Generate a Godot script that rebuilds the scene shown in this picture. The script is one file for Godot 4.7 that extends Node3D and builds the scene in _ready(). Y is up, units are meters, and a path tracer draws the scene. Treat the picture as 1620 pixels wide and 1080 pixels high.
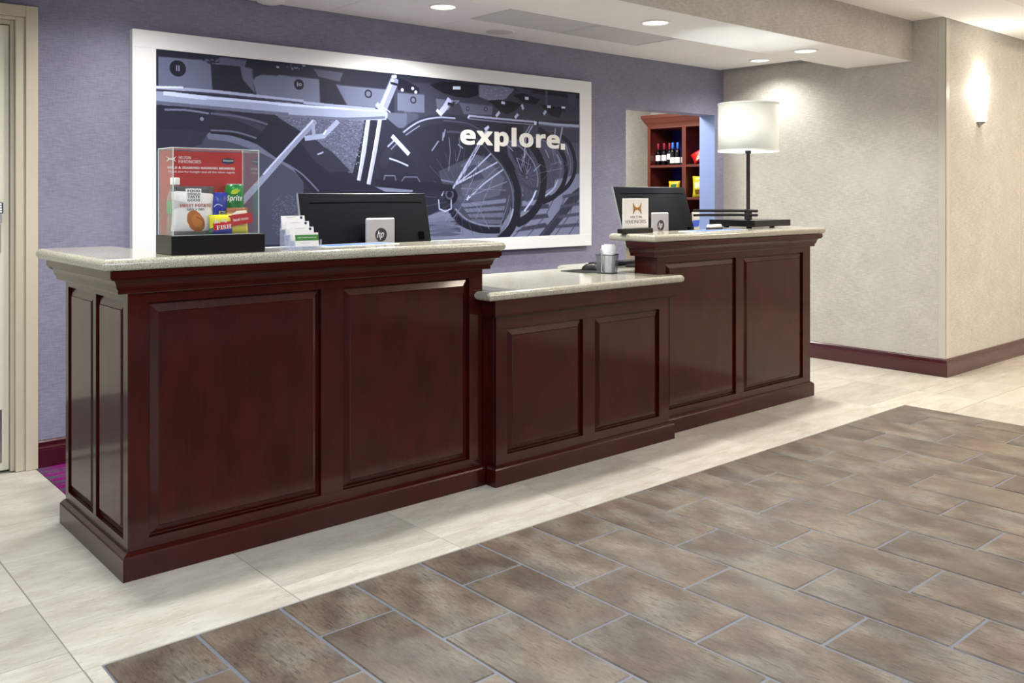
extends Node3D

var st: SurfaceTool
var xf := Transform3D()
var sg := -1
var rng := RandomNumberGenerator.new()
var M := {}

# ---------------------------------------------------------------- shape helpers
func begin() -> void:
	st = SurfaceTool.new()
	st.begin(Mesh.PRIMITIVE_TRIANGLES)
	xf = Transform3D()
	sg = -1

func tri(a: Vector3, b: Vector3, c: Vector3) -> void:      # anticlockwise seen from outside
	st.set_smooth_group(sg)
	st.add_vertex(xf * a)
	st.add_vertex(xf * c)
	st.add_vertex(xf * b)

func quad(a: Vector3, b: Vector3, c: Vector3, d: Vector3) -> void:
	tri(a, b, c)
	tri(a, c, d)

func commit(called: String, m: Material, parent: Node = self) -> MeshInstance3D:
	st.generate_normals()
	var o := MeshInstance3D.new()
	o.name = called
	o.mesh = st.commit()
	o.material_override = m
	parent.add_child(o, true)
	return o

func put(called: String, mesh: Mesh, m: Material, parent: Node, at: Vector3, turn := Vector3.ZERO) -> MeshInstance3D:
	var o := MeshInstance3D.new()
	o.name = called
	o.mesh = mesh
	o.material_override = m
	o.position = at
	o.rotation = turn
	parent.add_child(o, true)
	return o

func numbered(called: String) -> String:
	if not has_node(NodePath(called)):
		return called
	var n := 1
	while has_node(NodePath("%s_%03d" % [called, n])):
		n += 1
	return "%s_%03d" % [called, n]

func thing(called: String, label: String, category: String, at := Vector3.ZERO, turn := 0.0, group := "") -> Node3D:
	var o := Node3D.new()
	o.name = numbered(called)
	add_child(o)
	o.position = at
	o.rotation.y = turn
	return tag(o, label, category, group)

func tag(o: Node3D, label: String, category: String, group := "") -> Node3D:
	o.set_meta("label", label)
	o.set_meta("category", category)
	if group:
		o.set_meta("group", group)
	return o

func struct(o: Node3D, label := "") -> Node3D:
	o.set_meta("kind", "structure")
	if label:
		o.set_meta("label", label)
	return o

func dup(o: Node3D, at: Vector3, label: String) -> Node3D:
	var c: Node3D = o.duplicate()
	c.name = numbered(String(o.name))
	add_child(c)
	c.position = at
	c.set_meta("label", label)
	return c

# box with chamfered edges, c its centre and s its size
func box(c: Vector3, s: Vector3, b := 0.0) -> void:
	var h := s / 2.0
	b = minf(b, minf(h.x, minf(h.y, h.z)) * 0.9)
	var i := h - Vector3(b, b, b)
	if b <= 0.0:
		for k in 3:
			for sgn in [-1.0, 1.0]:
				var n := Vector3.ZERO; n[k] = sgn
				var u := Vector3.ZERO; u[(k + 1) % 3] = 1.0
				var v := Vector3.ZERO; v[(k + 2) % 3] = sgn
				quad(c + (n - u - v) * h, c + (n + u - v) * h, c + (n + u + v) * h, c + (n - u + v) * h)
		return
	for k in 3:
		var k1 := (k + 1) % 3
		var k2 := (k + 2) % 3
		for sgn in [-1.0, 1.0]:
			var pts: Array[Vector3] = []
			for q in [[-1, -1], [1, -1], [1, 1], [-1, 1]]:
				var p := Vector3.ZERO
				p[k] = sgn * h[k]
				p[k1] = q[0] * i[k1]
				p[k2] = q[1] * i[k2] * sgn
				pts.append(c + p)
			quad(pts[0], pts[1], pts[2], pts[3])
		for s1 in [-1.0, 1.0]:                       # the four chamfers along axis k
			for s2 in [-1.0, 1.0]:
				var a := Vector3.ZERO; a[k] = -i[k]; a[k1] = s1 * h[k1]; a[k2] = s2 * i[k2]
				var d := a; d[k1] = s1 * i[k1]; d[k2] = s2 * h[k2]
				var a2 := a; a2[k] = i[k]
				var d2 := d; d2[k] = i[k]
				if s1 * s2 > 0:
					quad(c + a, c + d, c + d2, c + a2)
					# orientation: outward is (s1, s2)
				else:
					quad(c + a2, c + d2, c + d, c + a)
	for sx in [-1.0, 1.0]:
		for sy in [-1.0, 1.0]:
			for sz in [-1.0, 1.0]:
				var p0 := c + Vector3(sx * h.x, sy * i.y, sz * i.z)
				var p1 := c + Vector3(sx * i.x, sy * h.y, sz * i.z)
				var p2 := c + Vector3(sx * i.x, sy * i.y, sz * h.z)
				if sx * sy * sz > 0:
					tri(p0, p1, p2)
				else:
					tri(p0, p2, p1)

func span(x0: float, x1: float, y0: float, y1: float, z0: float, z1: float, b := 0.0) -> void:
	box(Vector3(x0 + x1, y0 + y1, z0 + z1) / 2.0, Vector3(x1 - x0, y1 - y0, z1 - z0), b)

# plan outlines are lists of (x, z); sweep() runs a profile of (out, y) round one, mitred. Outline order: outward is to the left of travel seen from above with x right, z down
func outward(path: PackedVector2Array, k: int, closed: bool) -> Vector2:
	var n := path.size()
	var d0 := Vector2.ZERO
	var d1 := Vector2.ZERO
	if closed or k > 0:
		d0 = (path[k] - path[(k - 1 + n) % n]).normalized()
	if closed or k < n - 1:
		d1 = (path[(k + 1) % n] - path[k]).normalized()
	if d0 == Vector2.ZERO: d0 = d1
	if d1 == Vector2.ZERO: d1 = d0
	var n0 := Vector2(-d0.y, d0.x)
	var n1 := Vector2(-d1.y, d1.x)
	var m := n0 + n1
	return m / maxf(0.2, m.dot(n0)) if m.length() > 0.01 else n0

func sweep(profile: Array, path: PackedVector2Array, closed := true, smooth := false) -> void:
	# profile listed from bottom to top; outline anticlockwise in (x, z) with z down = travelling +x along the front
	var n := path.size()
	var offs: Array[Vector2] = []
	for k in n:
		offs.append(outward(path, k, closed))
	for k in (n if closed else n - 1):
		var j := (k + 1) % n
		for i in profile.size() - 1:
			sg = 100 + k if smooth else -1
			var p: Vector2 = profile[i]
			var q: Vector2 = profile[i + 1]
			var a := path[k] + offs[k] * p.x
			var b := path[j] + offs[j] * p.x
			var c := path[j] + offs[j] * q.x
			var d := path[k] + offs[k] * q.x
			quad(Vector3(a.x, p.y, a.y), Vector3(b.x, p.y, b.y), Vector3(c.x, q.y, c.y), Vector3(d.x, q.y, d.y))
	sg = -1
	if not closed:
		for e in [0, n - 1]:
			var o := offs[e]
			for i in range(1, profile.size() - 1):
				var pts: Array[Vector3] = []
				for q in [profile[0], profile[i], profile[i + 1]]:
					var w: Vector2 = path[e] + o * q.x
					pts.append(Vector3(w.x, q.y, w.y))
				if e == 0: tri(pts[0], pts[1], pts[2])
				else: tri(pts[0], pts[2], pts[1])

func cap(path: PackedVector2Array, y: float, up: bool) -> void:
	var idx := Geometry2D.triangulate_polygon(path)
	for t in range(0, idx.size(), 3):
		var a := Vector3(path[idx[t]].x, y, path[idx[t]].y)
		var b := Vector3(path[idx[t + 1]].x, y, path[idx[t + 1]].y)
		var c := Vector3(path[idx[t + 2]].x, y, path[idx[t + 2]].y)
		var ny := (b - a).cross(c - a).y
		if (ny > 0) == up: tri(a, b, c)
		else: tri(a, c, b)

func grown(path: PackedVector2Array, by: float) -> PackedVector2Array:
	var out := PackedVector2Array()
	for k in path.size():
		out.append(path[k] + outward(path, k, true) * by)
	return out

func pv(a: Array) -> PackedVector2Array:
	var p := PackedVector2Array()
	for k in range(0, a.size(), 2):
		p.append(Vector2(a[k], a[k + 1]))
	return p

func prism(path: PackedVector2Array, y0: float, y1: float) -> void:
	sweep([Vector2(0, y0), Vector2(0, y1)], path)
	cap(path, y1, true)
	cap(path, y0, false)

# stone slab with a full bullnose; the outline given is its outermost edge
func slab(path: PackedVector2Array, y0: float, y1: float) -> void:
	var r := (y1 - y0) / 2.0
	var prof: Array = []
	for k in 11:
		var a := -PI / 2 + PI * k / 10.0
		prof.append(Vector2(r * cos(a) * 0.9 - r * 0.9, (y0 + y1) / 2.0 + r * sin(a)))
	sweep(prof, path, true, true)
	cap(grown(path, -r * 0.9), y1, true)
	cap(grown(path, -r * 0.9), y0, false)

func lathe(profile: Array, at := Vector3.ZERO, n := 32, a0 := 0.0, a1 := TAU) -> void:   # profile (r, y) from bottom to top on the outside
	var groups: Array[int] = []
	for i in profile.size() - 1:
		var g := 20 + i
		if i > 0:
			var e: Vector2 = (profile[i] - profile[i - 1]).normalized()
			var f: Vector2 = (profile[i + 1] - profile[i]).normalized()
			if e.dot(f) > 0.72: g = groups[i - 1]
		groups.append(g)
	for k in n:
		var p := a0 + (a1 - a0) * k / n
		var q := a0 + (a1 - a0) * (k + 1) / n
		for i in profile.size() - 1:
			var u: Vector2 = profile[i]
			var v: Vector2 = profile[i + 1]
			sg = groups[i]
			var a := at + Vector3(u.x * sin(p), u.y, u.x * cos(p))
			var b := at + Vector3(u.x * sin(q), u.y, u.x * cos(q))
			var c := at + Vector3(v.x * sin(q), v.y, v.x * cos(q))
			var d := at + Vector3(v.x * sin(p), v.y, v.x * cos(p))
			if u.x > 1e-5: tri(a, b, c)
			if v.x > 1e-5: tri(a, c, d)
	sg = -1

func tube(pts: Array, r: float, n := 10, caps := true) -> void:
	var rings: Array = []
	for k in pts.size():
		var t: Vector3 = (pts[mini(k + 1, pts.size() - 1)] - pts[maxi(k - 1, 0)]).normalized()
		var u := t.cross(Vector3.UP if absf(t.y) < 0.9 else Vector3.RIGHT).normalized()
		var v := u.cross(t).normalized()
		var ring: Array[Vector3] = []
		for i in n:
			var a := TAU * i / n
			ring.append(pts[k] + (u * cos(a) + v * sin(a)) * r)
		rings.append(ring)
	for k in pts.size() - 1:
		for i in n:
			var j := (i + 1) % n
			sg = 5
			quad(rings[k][i], rings[k + 1][i], rings[k + 1][j], rings[k][j])
	sg = -1
	if caps:
		for i in range(1, n - 1):
			tri(rings[0][0], rings[0][i], rings[0][i + 1])
			tri(rings[-1][0], rings[-1][i + 1], rings[-1][i])

func rect_outline(x0: float, x1: float, z0: float, z1: float) -> PackedVector2Array:
	return pv([x0, z1, x1, z1, x1, z0, x0, z0])

# pillow-shaped bag standing on y = 0, facing +z, printed by a texture over its front and back
func bag(called: String, w: float, h: float, d: float, m: Material, parent: Node, seed_ := 1) -> MeshInstance3D:
	begin()
	var noise := FastNoiseLite.new()
	noise.seed = seed_
	noise.frequency = 9.0 / w / 10.0
	var nx := 16
	var ny := 20
	sg = 0
	for side in [1.0, -1.0]:
		var grid: Array = []
		for j in ny + 1:
			var row: Array = []
			for i in nx + 1:
				var u := float(i) / nx
				var v := float(j) / ny
				var f := pow(maxf(0.0, 1.0 - pow(absf(2 * u - 1), 2.4)), 0.6) * pow(maxf(0.0, 1.0 - pow(absf(2 * v - 1), 3.5)), 0.7)
				var pinch := 1.0 - 0.07 * sin(PI * v)
				var z: float = side * (0.001 + d / 2.0 * f + 0.06 * d * f * noise.get_noise_2d(u * w * 100.0, v * h * 100.0 + side * 50.0))
				if v > 0.93 or v < 0.05: z += 0.002 * sin(u * 60.0)
				row.append([Vector3((u - 0.5) * w * pinch, v * h, z), Vector2(u if side > 0 else 1.0 - u, 1.0 - v)])
			grid.append(row)
		for j in ny:
			for i in nx:
				var q: Array = [grid[j][i], grid[j][i + 1], grid[j + 1][i + 1], grid[j + 1][i]]
				var order := [0, 2, 1, 0, 3, 2] if side > 0 else [0, 1, 2, 0, 2, 3]
				st.set_smooth_group(1 if side > 0 else 2)
				for k in order:
					st.set_uv(q[k][1])
					st.add_vertex(q[k][0])
	return commit(called, m, parent)

func lettering(text: String, height: float, m: Material, parent: Node, at: Vector3, bold := true, turn := Vector3.ZERO, width := 0.0, centre := false, serif := false, bend := 0.0, slant := 0.0, fat := 0.0) -> MeshInstance3D:
	var f := SystemFont.new()
	f.font_names = PackedStringArray(["Droid Serif" if serif else "Droid Sans"])
	f.font_weight = 700 if bold else 400
	var t := TextMesh.new()
	t.text = text
	t.font = f
	t.font_size = 64
	t.pixel_size = 0.01
	t.depth = 0.02
	t.curve_step = 2.0
	t.horizontal_alignment = HORIZONTAL_ALIGNMENT_LEFT
	var arr := t.get_mesh_arrays()
	var v: PackedVector3Array = arr[Mesh.ARRAY_VERTEX]
	var lo := Vector3(1e9, 1e9, 1e9)
	var hi := -lo
	for p in v:
		lo = lo.min(p)
		hi = hi.max(p)
	var k := height / maxf(1e-6, hi.y - lo.y)
	var kx := k if width <= 0.0 else width / maxf(1e-6, hi.x - lo.x)
	for i in v.size():
		var p := v[i]
		var q := Vector3((p.x - lo.x) * kx, (p.y - lo.y) * k, 0.0006 if p.z > 0 else 0.0)
		q.x += slant * q.y
		if centre: q.x -= (hi.x - lo.x) * kx / 2.0
		if bend > 0.0:
			var r := bend + q.z
			q = Vector3(sin(q.x / bend) * r, q.y, cos(q.x / bend) * r - bend)
		v[i] = q
	arr[Mesh.ARRAY_VERTEX] = v
	arr[Mesh.ARRAY_TANGENT] = null
	if fat > 0.0:                                   # a heavier face: the outlines spread by fat on every side
		var ix: PackedInt32Array = arr[Mesh.ARRAY_INDEX] if arr[Mesh.ARRAY_INDEX] != null else PackedInt32Array(range(v.size()))
		var nn: PackedVector3Array = arr[Mesh.ARRAY_NORMAL]
		var v2 := PackedVector3Array()
		var n2 := PackedVector3Array()
		var i2 := PackedInt32Array()
		for e in 9:
			var o := Vector3(cos(TAU * e / 8.0), sin(TAU * e / 8.0), 0.0) * fat if e < 8 else Vector3.ZERO
			o.z = 0.00001 * e
			for i in ix: i2.append(i + v2.size())
			for p in v: v2.append(p + o)
			n2.append_array(nn)
		v = v2
		arr = []
		arr.resize(Mesh.ARRAY_MAX)
		arr[Mesh.ARRAY_VERTEX] = v2
		arr[Mesh.ARRAY_NORMAL] = n2
		arr[Mesh.ARRAY_INDEX] = i2
	var am := ArrayMesh.new()
	am.add_surface_from_arrays(Mesh.PRIMITIVE_TRIANGLES, arr)
	return put("lettering", am, m, parent, at, turn)

# ---------------------------------------------------------------- flat prints
func _col(g: Variant) -> Color:
	if g is Color: return g
	var f: float = clampf(float(g) * 1.12 / 255.0, 0.0, 1.0)
	return Color(f * 0.91, f * 0.965, minf(1.0, f * 1.13 + 0.045))

func _pg(im: Image, g: Variant, pts: Array) -> void:
	var c := _col(g)
	var n := pts.size() / 2
	var y0 := 99999
	var y1 := -99999
	for k in n:
		y0 = mini(y0, int(pts[2 * k + 1]))
		y1 = maxi(y1, int(pts[2 * k + 1]))
	for y in range(maxi(0, y0), mini(im.get_height(), y1 + 1)):
		var xs: Array[float] = []
		var yy := y + 0.5
		for k in n:
			var j := (k + 1) % n
			var ay: float = pts[2 * k + 1]
			var by: float = pts[2 * j + 1]
			if (ay <= yy) != (by <= yy):
				xs.append(pts[2 * k] + (yy - ay) / (by - ay) * (pts[2 * j] - pts[2 * k]))
		xs.sort()
		for k in range(0, xs.size() - 1, 2):
			var a := maxi(0, int(round(xs[k])))
			var b := mini(im.get_width(), int(round(xs[k + 1])))
			if b > a: im.fill_rect(Rect2i(a, y, b - a, 1), c)

func _dot(im: Image, g: Variant, x: float, y: float, r: float) -> void:
	var c := _col(g)
	for dy in range(-int(r), int(r) + 1):
		var w := sqrt(maxf(0.0, r * r - dy * dy))
		var a := maxi(0, int(x - w))
		var b := mini(im.get_width(), int(x + w) + 1)
		var yy := int(y) + dy
		if yy >= 0 and yy < im.get_height() and b > a: im.fill_rect(Rect2i(a, yy, b - a, 1), c)

func _sk(im: Image, g: Variant, w: float, pts: Array, curved := true) -> void:
	var p: Array[Vector2] = []
	for k in range(0, pts.size(), 2): p.append(Vector2(pts[k], pts[k + 1]))
	var q: Array[Vector2] = []
	if curved and p.size() > 2:
		for k in p.size() - 1:
			for t in 8:
				q.append(p[k].cubic_interpolate(p[k + 1], p[maxi(0, k - 1)], p[mini(p.size() - 1, k + 2)], t / 8.0))
		q.append(p[-1])
	else:
		q = p
	for k in q.size() - 1:
		var d := (q[k + 1] - q[k]).normalized()
		var s := Vector2(-d.y, d.x) * w / 2.0
		var a := q[k] + s
		var b := q[k + 1] + s
		var e := q[k + 1] - s
		var f := q[k] - s
		_pg(im, g, [a.x, a.y, b.x, b.y, e.x, e.y, f.x, f.y])
		if k > 0 and w > 3.0: _dot(im, g, q[k].x, q[k].y, w / 2.0)

func _speckle(im: Image, g: Variant, n: int, l: int, pts: Array) -> void:
	var poly := pv(pts)
	var lo := Vector2(1e9, 1e9)
	var hi := -lo
	for p in poly:
		lo = lo.min(p)
		hi = hi.max(p)
	var c := _col(g)
	for k in n:
		var p := Vector2(rng.randf_range(lo.x, hi.x), rng.randf_range(lo.y, hi.y))
		if Geometry2D.is_point_in_polygon(p, poly) and p.x > 0 and p.y > 0 and p.x < im.get_width() - l and p.y < im.get_height() - 4:
			im.fill_rect(Rect2i(int(p.x), int(p.y), 2 + rng.randi() % l, 2 + rng.randi() % 2), c)

func _soft(im: Image, k: int) -> Image:
	var w := im.get_width()
	var h := im.get_height()
	while k > 1:
		im.shrink_x2()
		k /= 2
	im.resize(w, h, Image.INTERPOLATE_CUBIC)
	return im

func new_image(w: int, h: int, c: Color) -> Image:
	var im := Image.create(w, h, false, Image.FORMAT_RGB8)
	im.fill(c)
	return im

func bicycle_print() -> ImageTexture:
	var im := new_image(2048, 690, _col(40))
	_pg(im, 54, [969, 32, 2059, -7, 2059, 134, 969, 192])
	_pg(im, 30, [1408, -12, 2059, -12, 2059, 30, 1680, 21, 1417, 3])
	_pg(im, 74, [1576, 252, 2059, 184, 2059, 466, 1617, 483])
	_pg(im, 58, [1680, 177, 2059, 167, 2059, 242, 1680, 256])
	_pg(im, 104, [8, 25, 161, 22, 192, 34, 199, 131, 8, 129])
	_pg(im, 88, [223, 5, 328, 6, 320, 32, 223, 32])
	_pg(im, 92, [302, 30, 349, 35, 354, 100, 361, 127, 311, 77])
	_pg(im, 104, [351, 79, 363, 63, 388, 54, 556, 51, 556, 140, 367, 134])
	_pg(im, 104, [451, 49, 623, 51, 627, 146, 451, 141])
	_pg(im, 80, [597, 13, 729, 17, 713, 53, 621, 42])
	_pg(im, 98, [696, 65, 721, 67, 754, 145, 746, 143])
	_pg(im, 102, [721, 67, 931, 67, 929, 146, 754, 145])
	_pg(im, 98, [984, 77, 1120, 78, 1120, 151, 984, 150])
	_pg(im, 88, [923, 161, 1032, 158, 1032, 221, 992, 221, 912, 197])
	_pg(im, 96, [1019, 80, 1118, 74, 1121, 148, 1019, 154])
	_pg(im, 90, [1180, 87, 1239, 90, 1211, 132, 1184, 126])
	_pg(im, 88, [1303, 96, 1496, 99, 1491, 140, 1332, 144])
	_pg(im, 110, [1417, 9, 1536, 5, 1628, 11, 1576, 59, 1515, 86, 1417, 63])
	_pg(im, 60, [1617, 2, 1744, 12, 1680, 36])
	_pg(im, 72, [1819, 3, 1833, 3, 1833, 74, 1817, 75])
	_pg(im, 64, [1965, 8, 2024, 7, 2018, 66, 1972, 57])
	_pg(im, 70, [1036, 153, 1088, 157, 1088, 207, 1027, 210])
	_speckle(im, 150, 60, 10, [1417, 9, 1536, 5, 1628, 11, 1576, 59, 1515, 86, 1417, 63])
	_speckle(im, 190, 14, 12, [443, 7, 556, 4, 556, 20, 443, 26])
	_speckle(im, 150, 14, 12, [158, 13, 223, 16, 223, 32, 161, 30])
	_pg(im, 120, [1680, 468, 2047, 391, 2047, 691, 1536, 689, 1617, 623])
	_pg(im, 112, [919, 595, 1132, 585, 1285, 543, 1596, 514, 1617, 623, 1536, 689, 919, 685])
	_pg(im, 110, [1202, 390, 1457, 362, 1596, 421, 1576, 514, 1285, 469])
	_pg(im, 50, [2047, 458, 2001, 483, 1864, 612, 1776, 689, 1842, 691, 1932, 613, 2047, 516])
	_pg(im, 58, [1617, 503, 1853, 495, 1842, 515, 1628, 526])
	_pg(im, 58, [1638, 549, 1842, 539, 1842, 559, 1628, 572])
	_pg(im, 58, [1659, 597, 1831, 583, 1842, 603, 1628, 620])
	_pg(im, 58, [1680, 644, 1819, 627, 1842, 647, 1628, 666])
	_pg(im, 62, [1149, 617, 1313, 639, 1313, 657, 1140, 635])
	_pg(im, 62, [1211, 597, 1369, 618, 1369, 637, 1202, 615])
	_pg(im, 62, [1275, 576, 1427, 597, 1427, 616, 1266, 594])
	_pg(im, 62, [1341, 554, 1486, 574, 1486, 594, 1332, 573])
	_pg(im, 62, [1408, 533, 1546, 553, 1546, 572, 1398, 551])
	_pg(im, 70, [1932, 499, 2047, 479, 2047, 495, 1932, 514])
	_pg(im, 70, [1918, 546, 2047, 530, 2047, 546, 1918, 561])
	_pg(im, 70, [1904, 593, 2047, 581, 2047, 597, 1904, 608])
	_pg(im, 70, [1890, 640, 2047, 632, 2047, 649, 1890, 655])
	_sk(im, 70, 5, [1617, 689, 1744, 594, 1819, 499], false)
	_sk(im, 70, 5, [1701, 691, 1819, 595, 1886, 499], false)
	_sk(im, 70, 5, [1787, 694, 1897, 596, 1954, 499], false)
	_sk(im, 70, 5, [1875, 697, 1977, 597, 2024, 499], false)
	_sk(im, 70, 5, [1965, 699, 2059, 599, 2094, 499], false)
	im = _soft(im, 5)
	_dot(im, 34, 75, 59, 28)
	_dot(im, 32, 537, 78, 20)
	_dot(im, 34, 844, 91, 17)
	_dot(im, 34, 1063, 101, 15)
	_dot(im, 34, 1062, 101, 13)
	_dot(im, 40, 1353, 119, 10)
	_dot(im, 40, 1455, 115, 10)
	_dot(im, 100, 844, 91, 11)
	_dot(im, 100, 1063, 101, 9)
	_dot(im, 100, 1062, 101, 8)
	_dot(im, 100, 1353, 119, 6)
	_dot(im, 100, 1455, 115, 6)
	_sk(im, 96, 7, [1903, 240, 1954, 278, 1986, 335, 1983, 384, 1943, 434], true)
	_sk(im, 30, 22, [1926, 218, 1983, 253, 2015, 326, 2012, 392, 1972, 450, 1897, 495], true)
	_pg(im, 66, [1596, 290, 1744, 246, 1903, 337, 1875, 458, 1701, 531, 1638, 437])
	_pg(im, 44, [1596, 290, 1701, 263, 1744, 356, 1680, 421])
	_sk(im, 96, 7, [1744, 229, 1842, 258, 1918, 353, 1903, 434, 1842, 483, 1787, 503], true)
	_sk(im, 30, 26, [1776, 189, 1886, 248, 1954, 344, 1943, 434, 1886, 499, 1803, 531], true)
	_sk(im, 165, 8, [1903, 426, 1875, 466, 1819, 503], true)
	_sk(im, 120, 3, [1669, 311, 1701, 389], false)
	_sk(im, 120, 3, [1701, 287, 1680, 366], false)
	_sk(im, 120, 3, [1717, 325, 1696, 421], false)
	_sk(im, 120, 3, [1864, 281, 1886, 354], false)
	_sk(im, 120, 3, [1638, 327, 1722, 357], false)
	_sk(im, 120, 3, [1853, 354, 1932, 336], false)
	_sk(im, 120, 3, [1831, 387, 1932, 369], false)
	_sk(im, 112, 7, [1596, 251, 1680, 288, 1749, 356, 1771, 427, 1749, 499, 1680, 577], true)
	_sk(im, 30, 40, [1576, 198, 1696, 240, 1782, 324, 1809, 419, 1787, 523, 1722, 593, 1648, 628], true)
	_sk(im, 190, 9, [1765, 467, 1733, 522, 1685, 573], true)
	_sk(im, 130, 4, [1680, 319, 1669, 374], false)
	_sk(im, 130, 4, [1696, 404, 1728, 364], false)
	_sk(im, 130, 4, [1536, 391, 1617, 359], false)
	_sk(im, 130, 4, [1669, 358, 1701, 294], false)
	_dot(im, 30, 1701, 416, 14)
	_dot(im, 120, 1701, 416, 6)
	_sk(im, 150, 13, [1776, 159, 1903, 163, 2047, 161], false)
	_sk(im, 90, 5, [1776, 169, 1903, 173, 2047, 170], false)
	_sk(im, 140, 10, [1932, 173, 1903, 280], false)
	_sk(im, 130, 8, [1886, 180, 1875, 240], false)
	_sk(im, 175, 14, [1628, 145, 1648, 126], false)
	_sk(im, 175, 14, [1680, 103, 1669, 80], false)
	_sk(im, 175, 14, [1809, 119, 1825, 98], false)
	_sk(im, 175, 14, [1515, 144, 1536, 123], false)
	_pg(im, 26, [1466, 76, 1536, 68, 1617, 72, 1669, 80, 1628, 114, 1576, 130, 1536, 116, 1496, 92])
	_pg(im, 26, [1617, 41, 1680, 28, 1787, 51, 1755, 75, 1680, 71])
	_pg(im, 28, [1787, 73, 1864, 76, 1937, 87, 1909, 130, 1853, 121])
	_pg(im, 30, [1897, 74, 1954, 76, 1949, 99, 1909, 93])
	_sk(im, 200, 12, [1546, 80, 1568, 81], false)
	_sk(im, 200, 14, [1690, 50, 1713, 50], false)
	_sk(im, 200, 12, [1831, 80, 1855, 80], false)
	_sk(im, 200, 10, [1926, 78, 1951, 78], false)
	_sk(im, 96, 2, [1701, 416, 1796, 394], false)
	_sk(im, 96, 2, [1701, 416, 1778, 350], false)
	_sk(im, 96, 2, [1701, 416, 1744, 321], false)
	_sk(im, 96, 2, [1701, 416, 1703, 310], false)
	_sk(im, 96, 2, [1701, 416, 1662, 321], false)
	_sk(im, 96, 2, [1701, 416, 1629, 350], false)
	_sk(im, 96, 2, [1701, 416, 1610, 391], false)
	_sk(im, 96, 2, [1701, 416, 1609, 438], false)
	_sk(im, 96, 2, [1701, 416, 1626, 481], false)
	_sk(im, 96, 2, [1701, 416, 1658, 511], false)
	_sk(im, 96, 2, [1701, 416, 1699, 522], false)
	_sk(im, 96, 2, [1701, 416, 1740, 513], false)
	_sk(im, 96, 2, [1701, 416, 1775, 485], false)
	_sk(im, 96, 2, [1701, 416, 1794, 441], false)
	_sk(im, 88, 2, [1853, 378, 1930, 359], false)
	_sk(im, 88, 2, [1853, 378, 1911, 319], false)
	_sk(im, 88, 2, [1853, 378, 1878, 295], false)
	_sk(im, 88, 2, [1853, 378, 1837, 294], false)
	_sk(im, 88, 2, [1853, 378, 1802, 315], false)
	_sk(im, 88, 2, [1853, 378, 1780, 352], false)
	_sk(im, 88, 2, [1853, 378, 1778, 397], false)
	_sk(im, 88, 2, [1853, 378, 1795, 436], false)
	_sk(im, 88, 2, [1853, 378, 1828, 461], false)
	_sk(im, 88, 2, [1853, 378, 1868, 463], false)
	_sk(im, 88, 2, [1853, 378, 1905, 443], false)
	_sk(im, 88, 2, [1853, 378, 1928, 405], false)
	_sk(im, 84, 2, [1965, 352, 2017, 337], false)
	_sk(im, 84, 2, [1965, 352, 1994, 296], false)
	_sk(im, 84, 2, [1965, 352, 1955, 287], false)
	_sk(im, 84, 2, [1965, 352, 1923, 316], false)
	_sk(im, 84, 2, [1965, 352, 1915, 366], false)
	_sk(im, 84, 2, [1965, 352, 1937, 407], false)
	_sk(im, 84, 2, [1965, 352, 1976, 416], false)
	_sk(im, 84, 2, [1965, 352, 2009, 387], false)
	_sk(im, 150, 4, [1576, 267, 1617, 297], false)
	_sk(im, 150, 4, [1638, 327, 1669, 389], false)
	_sk(im, 150, 4, [1744, 388, 1787, 356], false)
	_sk(im, 150, 4, [1819, 283, 1842, 322], false)
	_sk(im, 150, 4, [1897, 304, 1926, 352], false)
	_sk(im, 150, 4, [1954, 254, 1972, 302], false)
	_sk(im, 88, 10, [1536, 391, 1628, 421, 1680, 483], true)
	_sk(im, 60, 16, [1669, 436, 1722, 467, 1776, 467], true)
	_pg(im, 38, [895, 361, 1019, 252, 1114, 192, 1239, 171, 1379, 192, 1496, 255, 1576, 360, 1617, 468, 1596, 576, 1536, 652, 1417, 653, 1313, 617, 1248, 564, 1175, 542, 895, 539])
	_pg(im, 62, [1194, 397, 1398, 319, 1515, 331, 1596, 421, 1617, 514, 1576, 607, 1476, 643, 1322, 602, 1248, 535])
	_pg(im, 84, [1313, 366, 1408, 319, 1496, 362, 1566, 422, 1536, 499, 1398, 529, 1322, 499])
	_pg(im, 60, [1202, 397, 1398, 364, 1446, 423, 1285, 462])
	_pg(im, 112, [1313, 535, 1576, 514, 1572, 533, 1327, 552])
	_pg(im, 104, [1332, 558, 1568, 547, 1564, 566, 1346, 574])
	_pg(im, 96, [1350, 581, 1560, 578, 1556, 598, 1365, 597])
	_pg(im, 88, [1369, 603, 1552, 611, 1548, 630, 1384, 620])
	_sk(im, 92, 9, [1481, 309, 1556, 376, 1607, 460, 1617, 537, 1602, 608, 1546, 668, 1515, 691], true)
	_sk(im, 150, 10, [1617, 561, 1596, 622, 1546, 679], true)
	_sk(im, 30, 44, [1496, 271, 1586, 352, 1643, 460, 1646, 561, 1607, 646, 1536, 705], true)
	_sk(im, 30, 26, [1257, 564, 1322, 621, 1427, 653, 1536, 658], true)
	_sk(im, 120, 8, [1285, 558, 1350, 606, 1446, 633, 1546, 637], true)
	_sk(im, 70, 5, [1628, 382, 1669, 483, 1659, 585], true)
	_sk(im, 44, 40, [911, 375, 969, 290, 1070, 208, 1202, 171, 1332, 176, 1446, 219, 1536, 292], true)
	_sk(im, 150, 7, [936, 301, 1011, 240, 1096, 189, 1194, 167, 1285, 166], true)
	_sk(im, 120, 5, [952, 311, 1019, 254, 1096, 207], true)
	_sk(im, 70, 6, [1221, 179, 1360, 186, 1457, 230], true)
	_sk(im, 165, 9, [1250, 499, 1417, 266, 1466, 200], false)
	_sk(im, 165, 6, [1285, 454, 1360, 364, 1446, 242], false)
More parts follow.
